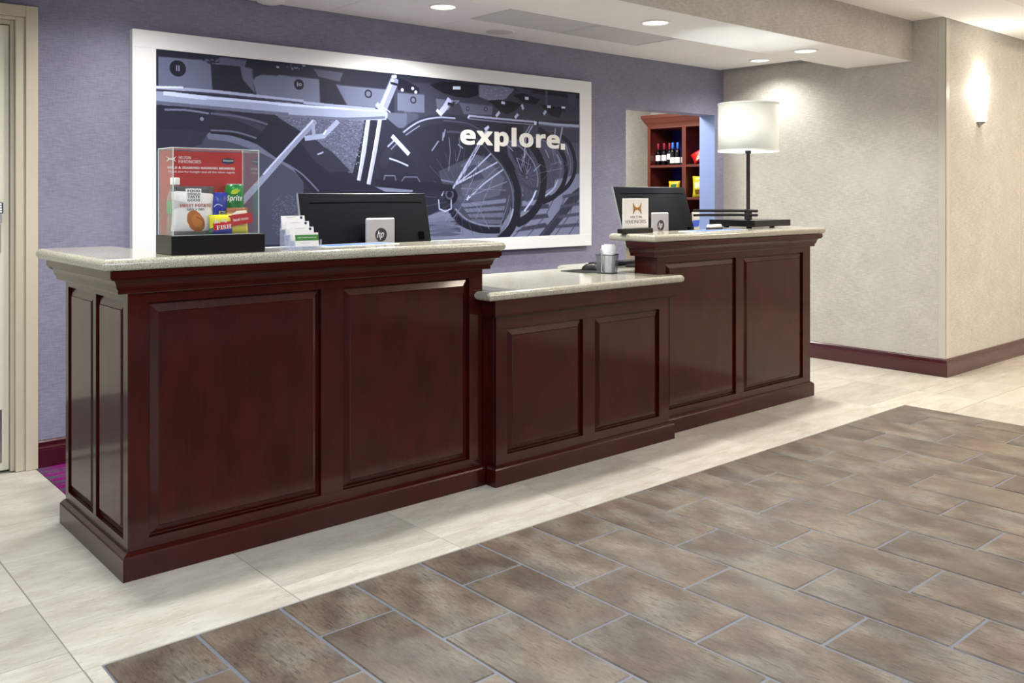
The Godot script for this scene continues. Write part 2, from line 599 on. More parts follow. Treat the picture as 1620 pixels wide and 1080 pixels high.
	_sk(im, 120, 4, [1327, 425, 1379, 319, 1417, 258], false)
	_sk(im, 165, 7, [1285, 454, 1379, 394, 1486, 312], false)
	_sk(im, 165, 7, [1290, 451, 1398, 405, 1523, 350], false)
	_sk(im, 165, 7, [1360, 510, 1446, 446, 1556, 383], false)
	_sk(im, 120, 4, [1369, 502, 1476, 468, 1582, 437], false)
	_sk(im, 120, 3, [1332, 521, 1398, 394, 1417, 348], false)
	_sk(im, 120, 3, [1379, 484, 1496, 392, 1536, 369], false)
	_sk(im, 120, 3, [1398, 603, 1446, 514, 1496, 423], false)
	_sk(im, 120, 3, [1313, 469, 1427, 472, 1576, 476], false)
	_sk(im, 120, 3, [1248, 396, 1257, 308, 1250, 250], false)
	_sk(im, 120, 3, [1294, 352, 1313, 299, 1303, 248], false)
	_sk(im, 120, 3, [1341, 514, 1285, 587, 1194, 658], false)
	_sk(im, 120, 3, [1476, 651, 1427, 574, 1379, 529], false)
	_sk(im, 120, 3, [1536, 645, 1576, 560, 1596, 499], false)
	_sk(im, 190, 12, [1448, 206, 1474, 192], false)
	_sk(im, 190, 12, [1346, 521, 1362, 502], false)
	_sk(im, 130, 6, [1221, 251, 1230, 215], false)
	_sk(im, 130, 6, [1216, 266, 1219, 229], false)
	_sk(im, 130, 6, [1298, 277, 1327, 295], false)
	_sk(im, 130, 6, [1194, 267, 1158, 311], false)
	_sk(im, 170, 7, [944, 348, 990, 360, 1038, 377], true)
	_sk(im, 66, 9, [1481, 309, 1417, 258, 1332, 228, 1239, 225], true)
	_sk(im, 78, 2, [1313, 514, 1575, 463], false)
	_sk(im, 78, 2, [1313, 514, 1561, 416], false)
	_sk(im, 78, 2, [1313, 514, 1534, 374], false)
	_sk(im, 78, 2, [1313, 514, 1495, 338], false)
	_sk(im, 78, 2, [1313, 514, 1447, 312], false)
	_sk(im, 78, 2, [1313, 514, 1393, 296], false)
	_sk(im, 78, 2, [1313, 514, 1336, 291], false)
	_sk(im, 78, 2, [1313, 514, 1280, 298], false)
	_sk(im, 78, 2, [1313, 514, 1228, 315], false)
	_sk(im, 78, 2, [1313, 514, 1183, 341], false)
	_sk(im, 78, 2, [1313, 514, 1146, 375], false)
	_sk(im, 78, 2, [1313, 514, 1121, 414], false)
	_sk(im, 78, 2, [1313, 514, 1107, 458], false)
	_sk(im, 78, 2, [1313, 514, 1106, 503], false)
	_sk(im, 78, 2, [1313, 514, 1117, 547], false)
	_sk(im, 78, 2, [1313, 514, 1141, 587], false)
	_sk(im, 78, 2, [1313, 514, 1176, 622], false)
	_sk(im, 78, 2, [1313, 514, 1220, 649], false)
	_sk(im, 78, 2, [1313, 514, 1271, 668], false)
	_sk(im, 78, 2, [1313, 514, 1327, 676], false)
	_sk(im, 78, 2, [1313, 514, 1384, 674], false)
	_sk(im, 78, 2, [1313, 514, 1438, 659], false)
	_sk(im, 78, 2, [1313, 514, 1488, 635], false)
	_sk(im, 78, 2, [1313, 514, 1528, 600], false)
	_sk(im, 78, 2, [1313, 514, 1558, 558], false)
	_sk(im, 78, 2, [1313, 514, 1573, 512], false)
	_pg(im, 104, [1123, 599, 1207, 591, 1285, 601, 1275, 610, 1132, 609])
	_pg(im, 98, [1130, 614, 1213, 608, 1294, 618, 1275, 626, 1132, 624])
	_pg(im, 92, [1136, 630, 1218, 624, 1303, 635, 1275, 643, 1132, 641])
	_pg(im, 86, [1144, 647, 1223, 640, 1313, 651, 1275, 659, 1132, 656])
	_pg(im, 80, [1150, 662, 1229, 656, 1322, 668, 1275, 675, 1132, 672])
	_dot(im, 26, 1262, 502, 34)
	_dot(im, 80, 1253, 495, 22)
	_dot(im, 30, 1253, 495, 14)
	_sk(im, 170, 6, [1194, 516, 1198, 557, 1230, 568, 1262, 557, 1262, 517], false)
	_sk(im, 120, 5, [1207, 586, 1257, 579, 1230, 608], false)
	_sk(im, 150, 8, [1211, 502, 1225, 462], false)
	_sk(im, 110, 6, [1207, 433, 1275, 443], true)
	_sk(im, 160, 9, [1358, 150, 1536, 154, 1755, 157], false)
	_sk(im, 110, 6, [1355, 163, 1536, 168, 1757, 170], false)
	_sk(im, 185, 9, [1353, 161, 1365, 147], false)
	_sk(im, 200, 16, [1749, 160, 1763, 164], false)
	_sk(im, 140, 9, [1738, 175, 1696, 231, 1685, 326], false)
	_sk(im, 130, 7, [1722, 175, 1669, 241], false)
	_pg(im, 22, [1147, 30, 1194, 17, 1275, 9, 1408, 13, 1413, 55, 1360, 73, 1285, 72, 1221, 62, 1175, 45])
	_sk(im, 205, 14, [1271, 35, 1313, 32], false)
	_sk(im, 172, 26, [1255, 83, 1228, 123, 1198, 153], false)
	_sk(im, 120, 8, [1271, 88, 1243, 130], false)
	_sk(im, 200, 14, [1184, 134, 1207, 154], false)
	_sk(im, 30, 14, [1243, 105, 1275, 109], false)
	_sk(im, 110, 6, [1275, 91, 1303, 89, 1285, 102], false)
	_sk(im, 40, 44, [912, 197, 1002, 258, 1088, 348, 1165, 439], false)
	_sk(im, 40, 40, [1070, 371, 1114, 427, 1207, 499], false)
	_sk(im, 178, 19, [957, 255, 1042, 329], false)
	_pg(im, 34, [859, 433, 1152, 442, 1269, 454, 1269, 481, 942, 479])
	_pg(im, 112, [871, 464, 1063, 477, 1057, 487, 900, 484])
	_sk(im, 95, 5, [918, 437, 923, 419, 971, 418, 977, 439], false)
	_sk(im, 95, 5, [1005, 441, 1020, 423, 1082, 422, 1098, 443], false)
	_pg(im, 40, [-2, 196, 131, 191, 286, 216, 443, 277, 556, 349, 556, 686, -2, 666])
	_pg(im, 64, [192, 275, 270, 281, 367, 310, 473, 363, 556, 429, 556, 686, -2, 666, -2, 343, 94, 303])
	_pg(im, 46, [-2, 271, 184, 273, 158, 319, 94, 344, -2, 346])
	_speckle(im, 88, 420, 6, [426, 520, 469, 493, 538, 497, 538, 677, 460, 682, 426, 618])
	_sk(im, 98, 24, [184, 288, 286, 300, 434, 352, 582, 437, 702, 551, 777, 685], true)
	_sk(im, 30, 9, [192, 275, 294, 284, 443, 333, 596, 421, 720, 539], true)
	_sk(im, 96, 6, [192, 268, 302, 273, 451, 321, 609, 410, 739, 535], true)
	_sk(im, 54, 20, [208, 201, 326, 229, 451, 281, 556, 345], true)
	_sk(im, 86, 8, [192, 208, 306, 215, 421, 240, 538, 285], true)
	_sk(im, 110, 7, [29, 205, 105, 202, 186, 209], true)
	_dot(im, 120, 160, 229, 7)
	_sk(im, 48, 16, [124, 276, 113, 302, 87, 340], true)
	_pg(im, 88, [451, 194, 825, 187, 819, 246, 773, 409, 751, 409, 621, 293, 537, 252, 451, 208])
	_speckle(im, 120, 900, 6, [451, 198, 825, 192, 819, 246, 773, 409, 751, 409, 621, 293, 537, 252, 451, 208])
	_speckle(im, 62, 700, 6, [451, 198, 825, 192, 819, 246, 773, 409, 751, 409, 621, 293, 537, 252, 451, 208])
	_pg(im, 36, [421, 223, 532, 252, 621, 298, 702, 352, 746, 404, 802, 438, 882, 467, 942, 491, 746, 511, 605, 506, 502, 385, 451, 364, 354, 303])
	_pg(im, 46, [542, 296, 600, 288, 679, 329, 763, 404, 669, 410, 605, 369])
	_sk(im, 150, 6, [615, 341, 629, 337, 641, 331], false)
	_sk(im, 96, 6, [461, 373, 542, 412, 621, 483], true)
	_sk(im, 36, 30, [877, 199, 825, 443], false)
	_sk(im, 165, 17, [845, 193, 825, 325, 799, 440], false)
	_sk(im, 210, 5, [837, 196, 796, 438], false)
	_sk(im, 160, 19, [900, 188, 877, 313, 845, 455], false)
	_sk(im, 215, 6, [894, 193, 841, 452], false)
	_speckle(im, 170, 40, 5, [819, 194, 836, 194, 790, 414, 773, 404])
	_sk(im, 130, 42, [975, 17, 942, 85, 912, 147], false)
	_sk(im, 178, 14, [963, 23, 929, 91, 901, 148], false)
	_sk(im, 205, 12, [957, 13, 980, 9], false)
	_pg(im, 26, [990, 16, 1038, 27, 1094, 49, 1094, 71, 1038, 73, 984, 64])
	_pg(im, 26, [950, 34, 986, 39, 984, 49, 950, 44])
	_sk(im, 150, 20, [882, 129, 912, 153], false)
	_sk(im, 150, 6, [894, 128, 950, 160], false)
	_dot(im, 190, 1008, 63, 7)
	_dot(im, 190, 1060, 53, 7)
	_dot(im, 190, 1076, 67, 7)
	_sk(im, 132, 24, [605, 213, 522, 297, 451, 373, 397, 431, 325, 506, 260, 572], true)
	_sk(im, 178, 7, [597, 211, 512, 297, 446, 364, 392, 422], true)
	_sk(im, 150, 20, [707, 208, 642, 269, 561, 282], false)
	_sk(im, 140, 14, [597, 223, 600, 270], false)
	_sk(im, 205, 6, [653, 246, 642, 264], false)
	_sk(im, 150, 46, [-7, 166, 169, 169, 367, 173, 556, 175], false)
	_sk(im, 150, 44, [441, 179, 605, 178, 746, 180, 929, 170], true)
	_sk(im, 96, 12, [-7, 182, 169, 187, 367, 192, 494, 194], false)
	_sk(im, 96, 10, [451, 201, 605, 199, 746, 197, 923, 182], true)
	_sk(im, 200, 15, [25, 148, 177, 155], false)
	_sk(im, 196, 9, [131, 155, 367, 155, 556, 159], false)
	_sk(im, 196, 9, [451, 160, 658, 158, 918, 155], false)
	_sk(im, 160, 13, [-7, 132, 208, 130, 556, 142], false)
	_sk(im, 150, 11, [441, 143, 685, 149, 877, 152], false)
	_sk(im, 60, 6, [-7, 139, 208, 138, 556, 148], false)
	_sk(im, 215, 7, [-4, 130, 94, 124], false)
	for q in [[71, 59], [79, 59]]: _sk(im, 150, 4, [q[0], q[1] - 10, q[0], q[1] + 10], false)
	_sk(im, 150, 4, [531, 70, 531, 86], false)
	_dot(im, 150, 542, 78, 6); _dot(im, 34, 542, 78, 3)
	return ImageTexture.create_from_image(_soft(im, 2))

# ---------------------------------------------------------------- materials
func mat(c: Color, rough := 0.6, metal := 0.0, spec := 0.5) -> StandardMaterial3D:
	var m := StandardMaterial3D.new()
	m.albedo_color = c
	m.roughness = rough
	m.metallic = metal
	m.metallic_specular = spec
	return m

func glow(c: Color, e: float) -> StandardMaterial3D:
	var m := mat(c, 0.5)
	m.emission_enabled = true
	m.emission = c
	m.emission_energy_multiplier = e
	return m

func pane(a := 0.05, tint := Color(0.95, 1.0, 0.98)) -> StandardMaterial3D:
	var m := mat(Color(tint.r, tint.g, tint.b, a), 0.02)
	m.transparency = BaseMaterial3D.TRANSPARENCY_ALPHA
	return m

func printed(im: Image, rough := 0.4) -> StandardMaterial3D:
	var m := mat(Color.WHITE, rough)
	m.albedo_texture = ImageTexture.create_from_image(im)
	return m

func triplanar(m: StandardMaterial3D, t: Texture2D, scale: Vector3, offset := Vector3.ZERO) -> StandardMaterial3D:
	m.albedo_texture = t
	m.uv1_triplanar = true
	m.uv1_world_triplanar = true
	m.uv1_triplanar_sharpness = 8.0
	m.uv1_scale = scale
	m.uv1_offset = offset
	return m

func noise_of(seed_: int, freq: float, oct := 4) -> FastNoiseLite:
	var n := FastNoiseLite.new()
	n.seed = seed_
	n.noise_type = FastNoiseLite.TYPE_SIMPLEX_SMOOTH
	n.frequency = freq
	n.fractal_octaves = oct
	return n

# noise that repeats without a seam every size pixels
func sn(n: FastNoiseLite, x: int, y: int, fx: float, fy: float, size: int, ox := 0.0) -> float:
	var e := size * 0.2
	var u := maxf(0.0, (x - (size - e)) / e)
	var w := maxf(0.0, (y - (size - e)) / e)
	var v := n.get_noise_2d(x * fx + ox, y * fy)
	if u > 0.0: v = lerpf(v, n.get_noise_2d((x - size) * fx + ox, y * fy), u)
	if w > 0.0:
		var v2 := n.get_noise_2d(x * fx + ox, (y - size) * fy)
		if u > 0.0: v2 = lerpf(v2, n.get_noise_2d((x - size) * fx + ox, (y - size) * fy), u)
		v = lerpf(v, v2, w)
	return v

# woven wallcovering: slubs along both threads
func weave_image(size: int) -> Image:
	var im := Image.create(size, size, false, Image.FORMAT_L8)
	var a := noise_of(3, 1.0, 2)
	var b := noise_of(4, 1.0, 2)
	var big := noise_of(5, 0.006, 3)
	for y in size:
		for x in size:
			var v := 0.84 + 0.10 * sn(a, x, y, 0.022, 0.5, size) + 0.055 * sn(b, x, y, 0.5, 0.025, size) + 0.03 * sn(big, x, y, 1.0, 1.0, size)
			im.set_pixel(x, y, Color(v, v, v))
	return im

func granite_image(size: int) -> Image:
	var im := new_image(size, size, Color(0.655, 0.65, 0.60))
	for k in 9000:
		var g := rng.randf()
		var c := Color(0.80, 0.79, 0.73)
		if g < 0.22: c = Color(0.36, 0.345, 0.31)
		elif g < 0.42: c = Color(0.48, 0.46, 0.40)
		elif g < 0.62: c = Color(0.62, 0.57, 0.48)
		var s := rng.randi_range(2, 4)
		var x := rng.randi_range(0, size - 8)
		var y := rng.randi_range(0, size - 8)
		im.fill_rect(Rect2i(x, y, s, s), c)
		im.fill_rect(Rect2i(x + 1, y - 1, maxi(1, s - 2), s + 2), c)
	return im

func travertine_image(size: int) -> Image:
	var im := Image.create(size, size, false, Image.FORMAT_RGB8)
	var a := noise_of(11, 1.0, 5)
	var b := noise_of(12, 1.0, 4)
	var c := noise_of(13, 1.0, 2)
	for y in size:
		for x in size:
			var w := sn(b, x, y, 0.006, 0.012, size)
			var v := sn(a, x, y, 0.006, 0.022, size) * 0.8 + w * 0.35
			var f := sn(c, x, y, 0.03, 0.16, size)
			var t := clampf(0.5 + v * 0.9, 0.0, 1.0)
			var col := Color(0.795, 0.765, 0.72).lerp(Color(0.895, 0.88, 0.85), t)
			if f > 0.42: col = col.lerp(Color(0.95, 0.94, 0.92), 0.35)
			if f < -0.5: col = col.lerp(Color(0.66, 0.62, 0.55), 0.3)
			im.set_pixel(x, y, col)
	return im

func slate_image(size: int) -> Image:
	var im := Image.create(size, size, false, Image.FORMAT_RGB8)
	var a := noise_of(21, 1.0, 4)
	var b := noise_of(22, 1.0, 3)
	var c := noise_of(23, 1.0, 3)
	var d := noise_of(24, 1.0, 2)
	for y in size:
		for x in size:
			var v := sn(a, x, y, 0.011, 0.0065, size)
			var h := sn(b, x, y, 0.009, 0.006, size, 60.0)
			var s := sn(c, x, y, 0.13, 0.018, size)
			var g := sn(d, x, y, 0.6, 0.4, size)
			var t := clampf(0.50 + v * 1.2, 0.0, 1.0)
			var col := Color(0.385, 0.335, 0.295).lerp(Color(0.56, 0.52, 0.465), t)
			col = col.lerp(Color(0.47, 0.37, 0.335), clampf(h * 1.0, 0.0, 0.4))
			col = col.lerp(Color(0.50, 0.51, 0.52), clampf(-h * 0.8, 0.0, 0.3))
			if s > 0.40: col = col.darkened(0.20)
			col = col.lerp(col.darkened(0.14), clampf(0.5 + 1.2 * sn(c, x, y, 0.22, 0.045, size, 300.0), 0.0, 1.0))
			col = col.lightened(clampf(g * 0.10, 0.0, 0.1)).darkened(clampf(-g * 0.14, 0.0, 0.14))
			im.set_pixel(x, y, col)
	return im

func wood_image(size: int) -> Image:
	var im := Image.create(size, size, false, Image.FORMAT_RGB8)
	var a := noise_of(31, 1.0, 4)
	var b := noise_of(32, 1.0, 3)
	for y in size:
		for x in size:
			var v := sn(a, x, y, 0.16, 0.008, size) * 0.5 + sn(b, x, y, 0.012, 0.006, size) * 0.8
			var t := clampf(0.5 + v * 0.8, 0.0, 1.0)
			im.set_pixel(x, y, Color(0.17, 0.031, 0.021).lerp(Color(0.24, 0.052, 0.031), t))
	return im

func carpet_image(size: int) -> Image:
	var im := Image.create(size, size, false, Image.FORMAT_RGB8)
	var a := noise_of(41, 1.0, 2)
	for y in size:
		for x in size:
			var v := sn(a, x, y, 0.012, 0.09, size)
			var c := Color(0.58, 0.15, 0.50) if v > -0.02 else Color(0.40, 0.37, 0.45)
			im.set_pixel(x, y, c.darkened(rng.randf() * 0.35))
	return im

func make_materials() -> void:
	var weave := ImageTexture.create_from_image(weave_image(768))
	M.paper = triplanar(mat(Color(0.905, 0.892, 0.86), 0.75, 0.0, 0.35), weave, Vector3(0.75, 0.75, 0.75))
	M.purple = triplanar(mat(Color(0.65, 0.642, 0.755), 0.7, 0.0, 0.35), weave, Vector3(0.75, 0.75, 0.75), Vector3(0.3, 0.2, 0.6))
	M.white = mat(Color(0.96, 0.96, 0.955), 0.85, 0.0, 0.3)
	M.ceiling_tile = mat(Color(0.96, 0.96, 0.96), 0.9, 0.0, 0.3)
	M.grille = mat(Color(0.83, 0.83, 0.83), 0.8)
	M.dark_gap = mat(Color(0.25, 0.25, 0.25), 0.9)
	M.cream = mat(Color(0.80, 0.765, 0.69), 0.45)
	M.door = mat(Color(0.88, 0.86, 0.80), 0.45)
	M.steel = mat(Color(0.62, 0.60, 0.62), 0.35, 0.9)
	M.silver = mat(Color(0.72, 0.72, 0.74), 0.38, 0.55)
	M.wood = triplanar(mat(Color.WHITE, 0.32, 0.0, 0.22), ImageTexture.create_from_image(wood_image(512)), Vector3(1.0, 1.0, 1.0))
	M.wood.clearcoat_enabled = true
	M.wood.clearcoat = 0.52
	M.wood.clearcoat_roughness = 0.10
	M.shelf_wood = mat(Color(0.34, 0.125, 0.085), 0.4)
	M.maroon = mat(Color(0.265, 0.07, 0.105), 0.25)
	M.maroon.clearcoat_enabled = true
	M.maroon.clearcoat = 0.6
	M.maroon.clearcoat_roughness = 0.12
	M.granite = triplanar(mat(Color.WHITE, 0.12, 0.0, 0.55), ImageTexture.create_from_image(granite_image(512)), Vector3(4.2, 4.2, 4.2))
	M.guard = mat(Color(0.78, 0.77, 0.73), 0.35)
	M.frame_white = mat(Color(0.94, 0.95, 0.97), 0.45)
	M.print = mat(Color.WHITE, 0.35, 0.0, 0.3)
	M.print.albedo_texture = bicycle_print()
	M.black = mat(Color(0.045, 0.045, 0.05), 0.3)
	M.black_matt = mat(Color(0.06, 0.06, 0.065), 0.6)
	M.plastic = mat(Color(0.085, 0.09, 0.11), 0.5, 0.0, 0.2)
	M.bezel = mat(Color(0.62, 0.63, 0.65), 0.3, 0.3)
	M.ink_black = mat(Color(0.02, 0.02, 0.022), 0.8, 0.0, 0.1)
	M.blue_light_tint = mat(Color(0.52, 0.60, 0.80), 0.6)  # bluish light on the purple jamb, put into the colour
	M.card = mat(Color(0.93, 0.92, 0.92), 0.6)
	M.paper_white = mat(Color(0.93, 0.93, 0.95), 0.6)
	M.blue = mat(Color(0.20, 0.42, 0.85), 0.5)
	M.navy = mat(Color(0.10, 0.11, 0.30), 0.5)
	M.red = mat(Color(0.72, 0.05, 0.075), 0.45)
	M.green = mat(Color(0.20, 0.50, 0.18), 0.5)
	M.ink = mat(Color(0.16, 0.16, 0.17), 0.6)
	M.ink_brown = mat(Color(0.62, 0.25, 0.14), 0.6)
	M.print_white = mat(Color(0.95, 0.95, 0.95), 0.6)
	M.gold = mat(Color(0.75, 0.55, 0.30), 0.3, 0.8)
	M.acrylic = pane(0.015)
	M.acrylic_edge = mat(Color(0.85, 0.90, 0.90, 0.55), 0.2)
	M.acrylic_edge.transparency = BaseMaterial3D.TRANSPARENCY_ALPHA
	M.shade = mat(Color(0.93, 0.935, 0.92), 0.8)
	M.shade.backlight_enabled = true
	M.shade.backlight = Color(0.70, 0.70, 0.68)
	M.grout_light = mat(Color(0.62, 0.615, 0.60), 0.7)
	M.grout_dark = mat(Color(0.45, 0.465, 0.51), 0.45)
	M.carpet = triplanar(mat(Color.WHITE, 0.95, 0.0, 0.1), ImageTexture.create_from_image(carpet_image(256)), Vector3(1.2, 1.2, 1.2))
	var tr := ImageTexture.create_from_image(travertine_image(640))
	var sl := ImageTexture.create_from_image(slate_image(768))
	M.travertine = []
	M.slate = []
	for k in 6:
		var tone: float = [0.93, 0.87, 0.915, 0.825, 0.90, 0.855][k]
		M.travertine.append(triplanar(mat(Color(tone, tone, tone * 0.99), 0.32, 0.0, 0.5), tr, Vector3(0.8, 0.8, 0.8), Vector3(0.37 * k, 0.21 * k, 0.53 * k)))
	for k in 8:
		var tone: float = [1.0, 0.93, 0.97, 0.88, 1.0, 0.95, 0.9, 0.98][k]
		M.slate.append(triplanar(mat(Color(tone, tone * 0.995, tone * 0.985), 0.42, 0.0, 0.5), sl, Vector3(0.62, 0.62, 0.62), Vector3(0.23 * k, 0.41 * k, 0.61 * k)))

# ---------------------------------------------------------------- lights and fittings
func downlight(x: float, y: float, z: float, label: String, e: float, c: Color, r := 0.085) -> void:
	var t := thing("downlight", label, "ceiling light", Vector3(x, y, z), 0.0, "recessed downlights over the front desk")
	begin()
	lathe([Vector2(r * 0.80, -0.0005), Vector2(r * 0.80, -0.004), Vector2(r * 0.86, -0.008), Vector2(r * 0.98, -0.006), Vector2(r, 0.0)], Vector3.ZERO, 40)
	commit("trim_ring", M.white, t)
	begin()
	lathe([Vector2(0.0, -0.0050), Vector2(r * 0.60, -0.0045), Vector2(r * 0.795, -0.0025), Vector2(r * 0.795, -0.0003), Vector2(0.0, -0.0003)], Vector3.ZERO, 40)
	commit("lens", glow(c, 1.3), t)
	var l := SpotLight3D.new()
	l.name = "downlight_beam"
	l.position = Vector3(0, -0.012, 0)
	l.rotation.x = -PI / 2
	l.spot_angle = 76.0
	l.spot_angle_attenuation = 0.85
	l.spot_range = 12.0
	l.spot_attenuation = 2.0
	l.light_energy = e
	l.light_color = c
	l.light_size = r * 0.7
	l.shadow_enabled = true
	t.add_child(l)

func added_panel_light(x: float, z: float, w: float, d: float, e: float, c: Color, label: String) -> void:
	var y := LOBBY_Y
	var t := thing("unseen_panel_light", label, "ceiling light", Vector3(x, y, z))
	begin()
	span(-w / 2 - 0.03, w / 2 + 0.03, -0.02, -0.001, -d / 2 - 0.03, d / 2 + 0.03, 0.004)
	commit("frame", M.white, t)
	begin()
	span(-w / 2, w / 2, -0.026, -0.0205, -d / 2, d / 2)
	commit("diffuser", glow(c, 1.0), t)
	var l := AreaLight3D.new()
	l.name = "panel_beam"
	l.position = Vector3(0, -0.032, 0)
	l.rotation.x = -PI / 2
	l.area_size = Vector2(w, d)
	l.area_range = 14.0
	l.light_energy = e
	l.light_color = c
	l.shadow_enabled = true
	t.add_child(l)

# ---------------------------------------------------------------- desk joinery
func raised_panel(parent: Node, T: Transform3D, x0: float, x1: float, y0: float, y1: float) -> void:
	begin()
	xf = T
	var g := 0.003
	var r := [[g, -0.014], [g + 0.004, -0.014], [g + 0.030, -0.0045], [g + 0.032, -0.002]]
	for k in r.size() - 1:
		var a: float = r[k][0]; var za: float = r[k][1]
		var b: float = r[k + 1][0]; var zb: float = r[k + 1][1]
		quad(Vector3(x0 + a, y0 + a, za), Vector3(x1 - a, y0 + a, za), Vector3(x1 - b, y0 + b, zb), Vector3(x0 + b, y0 + b, zb))
		quad(Vector3(x1 - a, y0 + a, za), Vector3(x1 - a, y1 - a, za), Vector3(x1 - b, y1 - b, zb), Vector3(x1 - b, y0 + b, zb))
		quad(Vector3(x1 - a, y1 - a, za), Vector3(x0 + a, y1 - a, za), Vector3(x0 + b, y1 - b, zb), Vector3(x1 - b, y1 - b, zb))
		quad(Vector3(x0 + a, y1 - a, za), Vector3(x0 + a, y0 + a, za), Vector3(x0 + b, y0 + b, zb), Vector3(x0 + b, y1 - b, zb))
	var m := g + 0.032
	quad(Vector3(x0 + m, y0 + m, -0.002), Vector3(x1 - m, y0 + m, -0.002), Vector3(x1 - m, y1 - m, -0.002), Vector3(x0 + m, y1 - m, -0.002))
	commit("raised_panel", M.wood, parent)

func panelled_face(parent: Node, T: Transform3D, w0: float, w1: float, yb: float, yt: float, openings: Array, oy0: float, oy1: float) -> void:
	var spans: Array = [[w0, openings[0][0]]]
	for k in openings.size() - 1: spans.append([openings[k][1], openings[k + 1][0]])
	spans.append([openings[-1][1], w1])
	for s in spans:
		begin(); xf = T
		span(s[0], s[1], oy0, oy1, -0.018, 0.0, 0.0004)
		commit("stile", M.wood, parent)
	for q in [[yb, oy0], [oy1, yt]]:
		begin(); xf = T
		span(w0, w1, q[0], q[1], -0.018, 0.0, 0.0004)
		commit("rail", M.wood, parent)
	for o in openings: raised_panel(parent, T, o[0], o[1], oy0, oy1)

func base_moulding(parent: Node, path: PackedVector2Array, out := 0.022) -> void:
	begin()
	sweep([Vector2(-0.03, 0.001), Vector2(out, 0.001), Vector2(out, 0.074), Vector2(out - 0.004, 0.080), Vector2(out - 0.010, 0.084), Vector2(0.006, 0.088), Vector2(-0.03, 0.089)], path, false)
	commit("plinth", M.wood, parent)

func crown_moulding(parent: Node, path: PackedVector2Array) -> void:
	begin()
	var p: Array = [Vector2(-0.04, 0.950), Vector2(0.010, 0.950), Vector2(0.012, 0.953), Vector2(0.012, 0.965), Vector2(0.017, 0.967), Vector2(0.017, 0.972)]
	for k in 7:
		var a := PI / 2 * k / 6.0
		p.append(Vector2(0.020 + 0.018 * (1 - cos(a)), 0.974 + 0.026 * sin(a)))
	p.append_array([Vector2(0.042, 1.000), Vector2(0.042, 1.005), Vector2(0.047, 1.007), Vector2(0.047, 1.029), Vector2(-0.04, 1.029)])
	sweep(p, path, false)
	commit("crown_moulding", M.wood, parent)

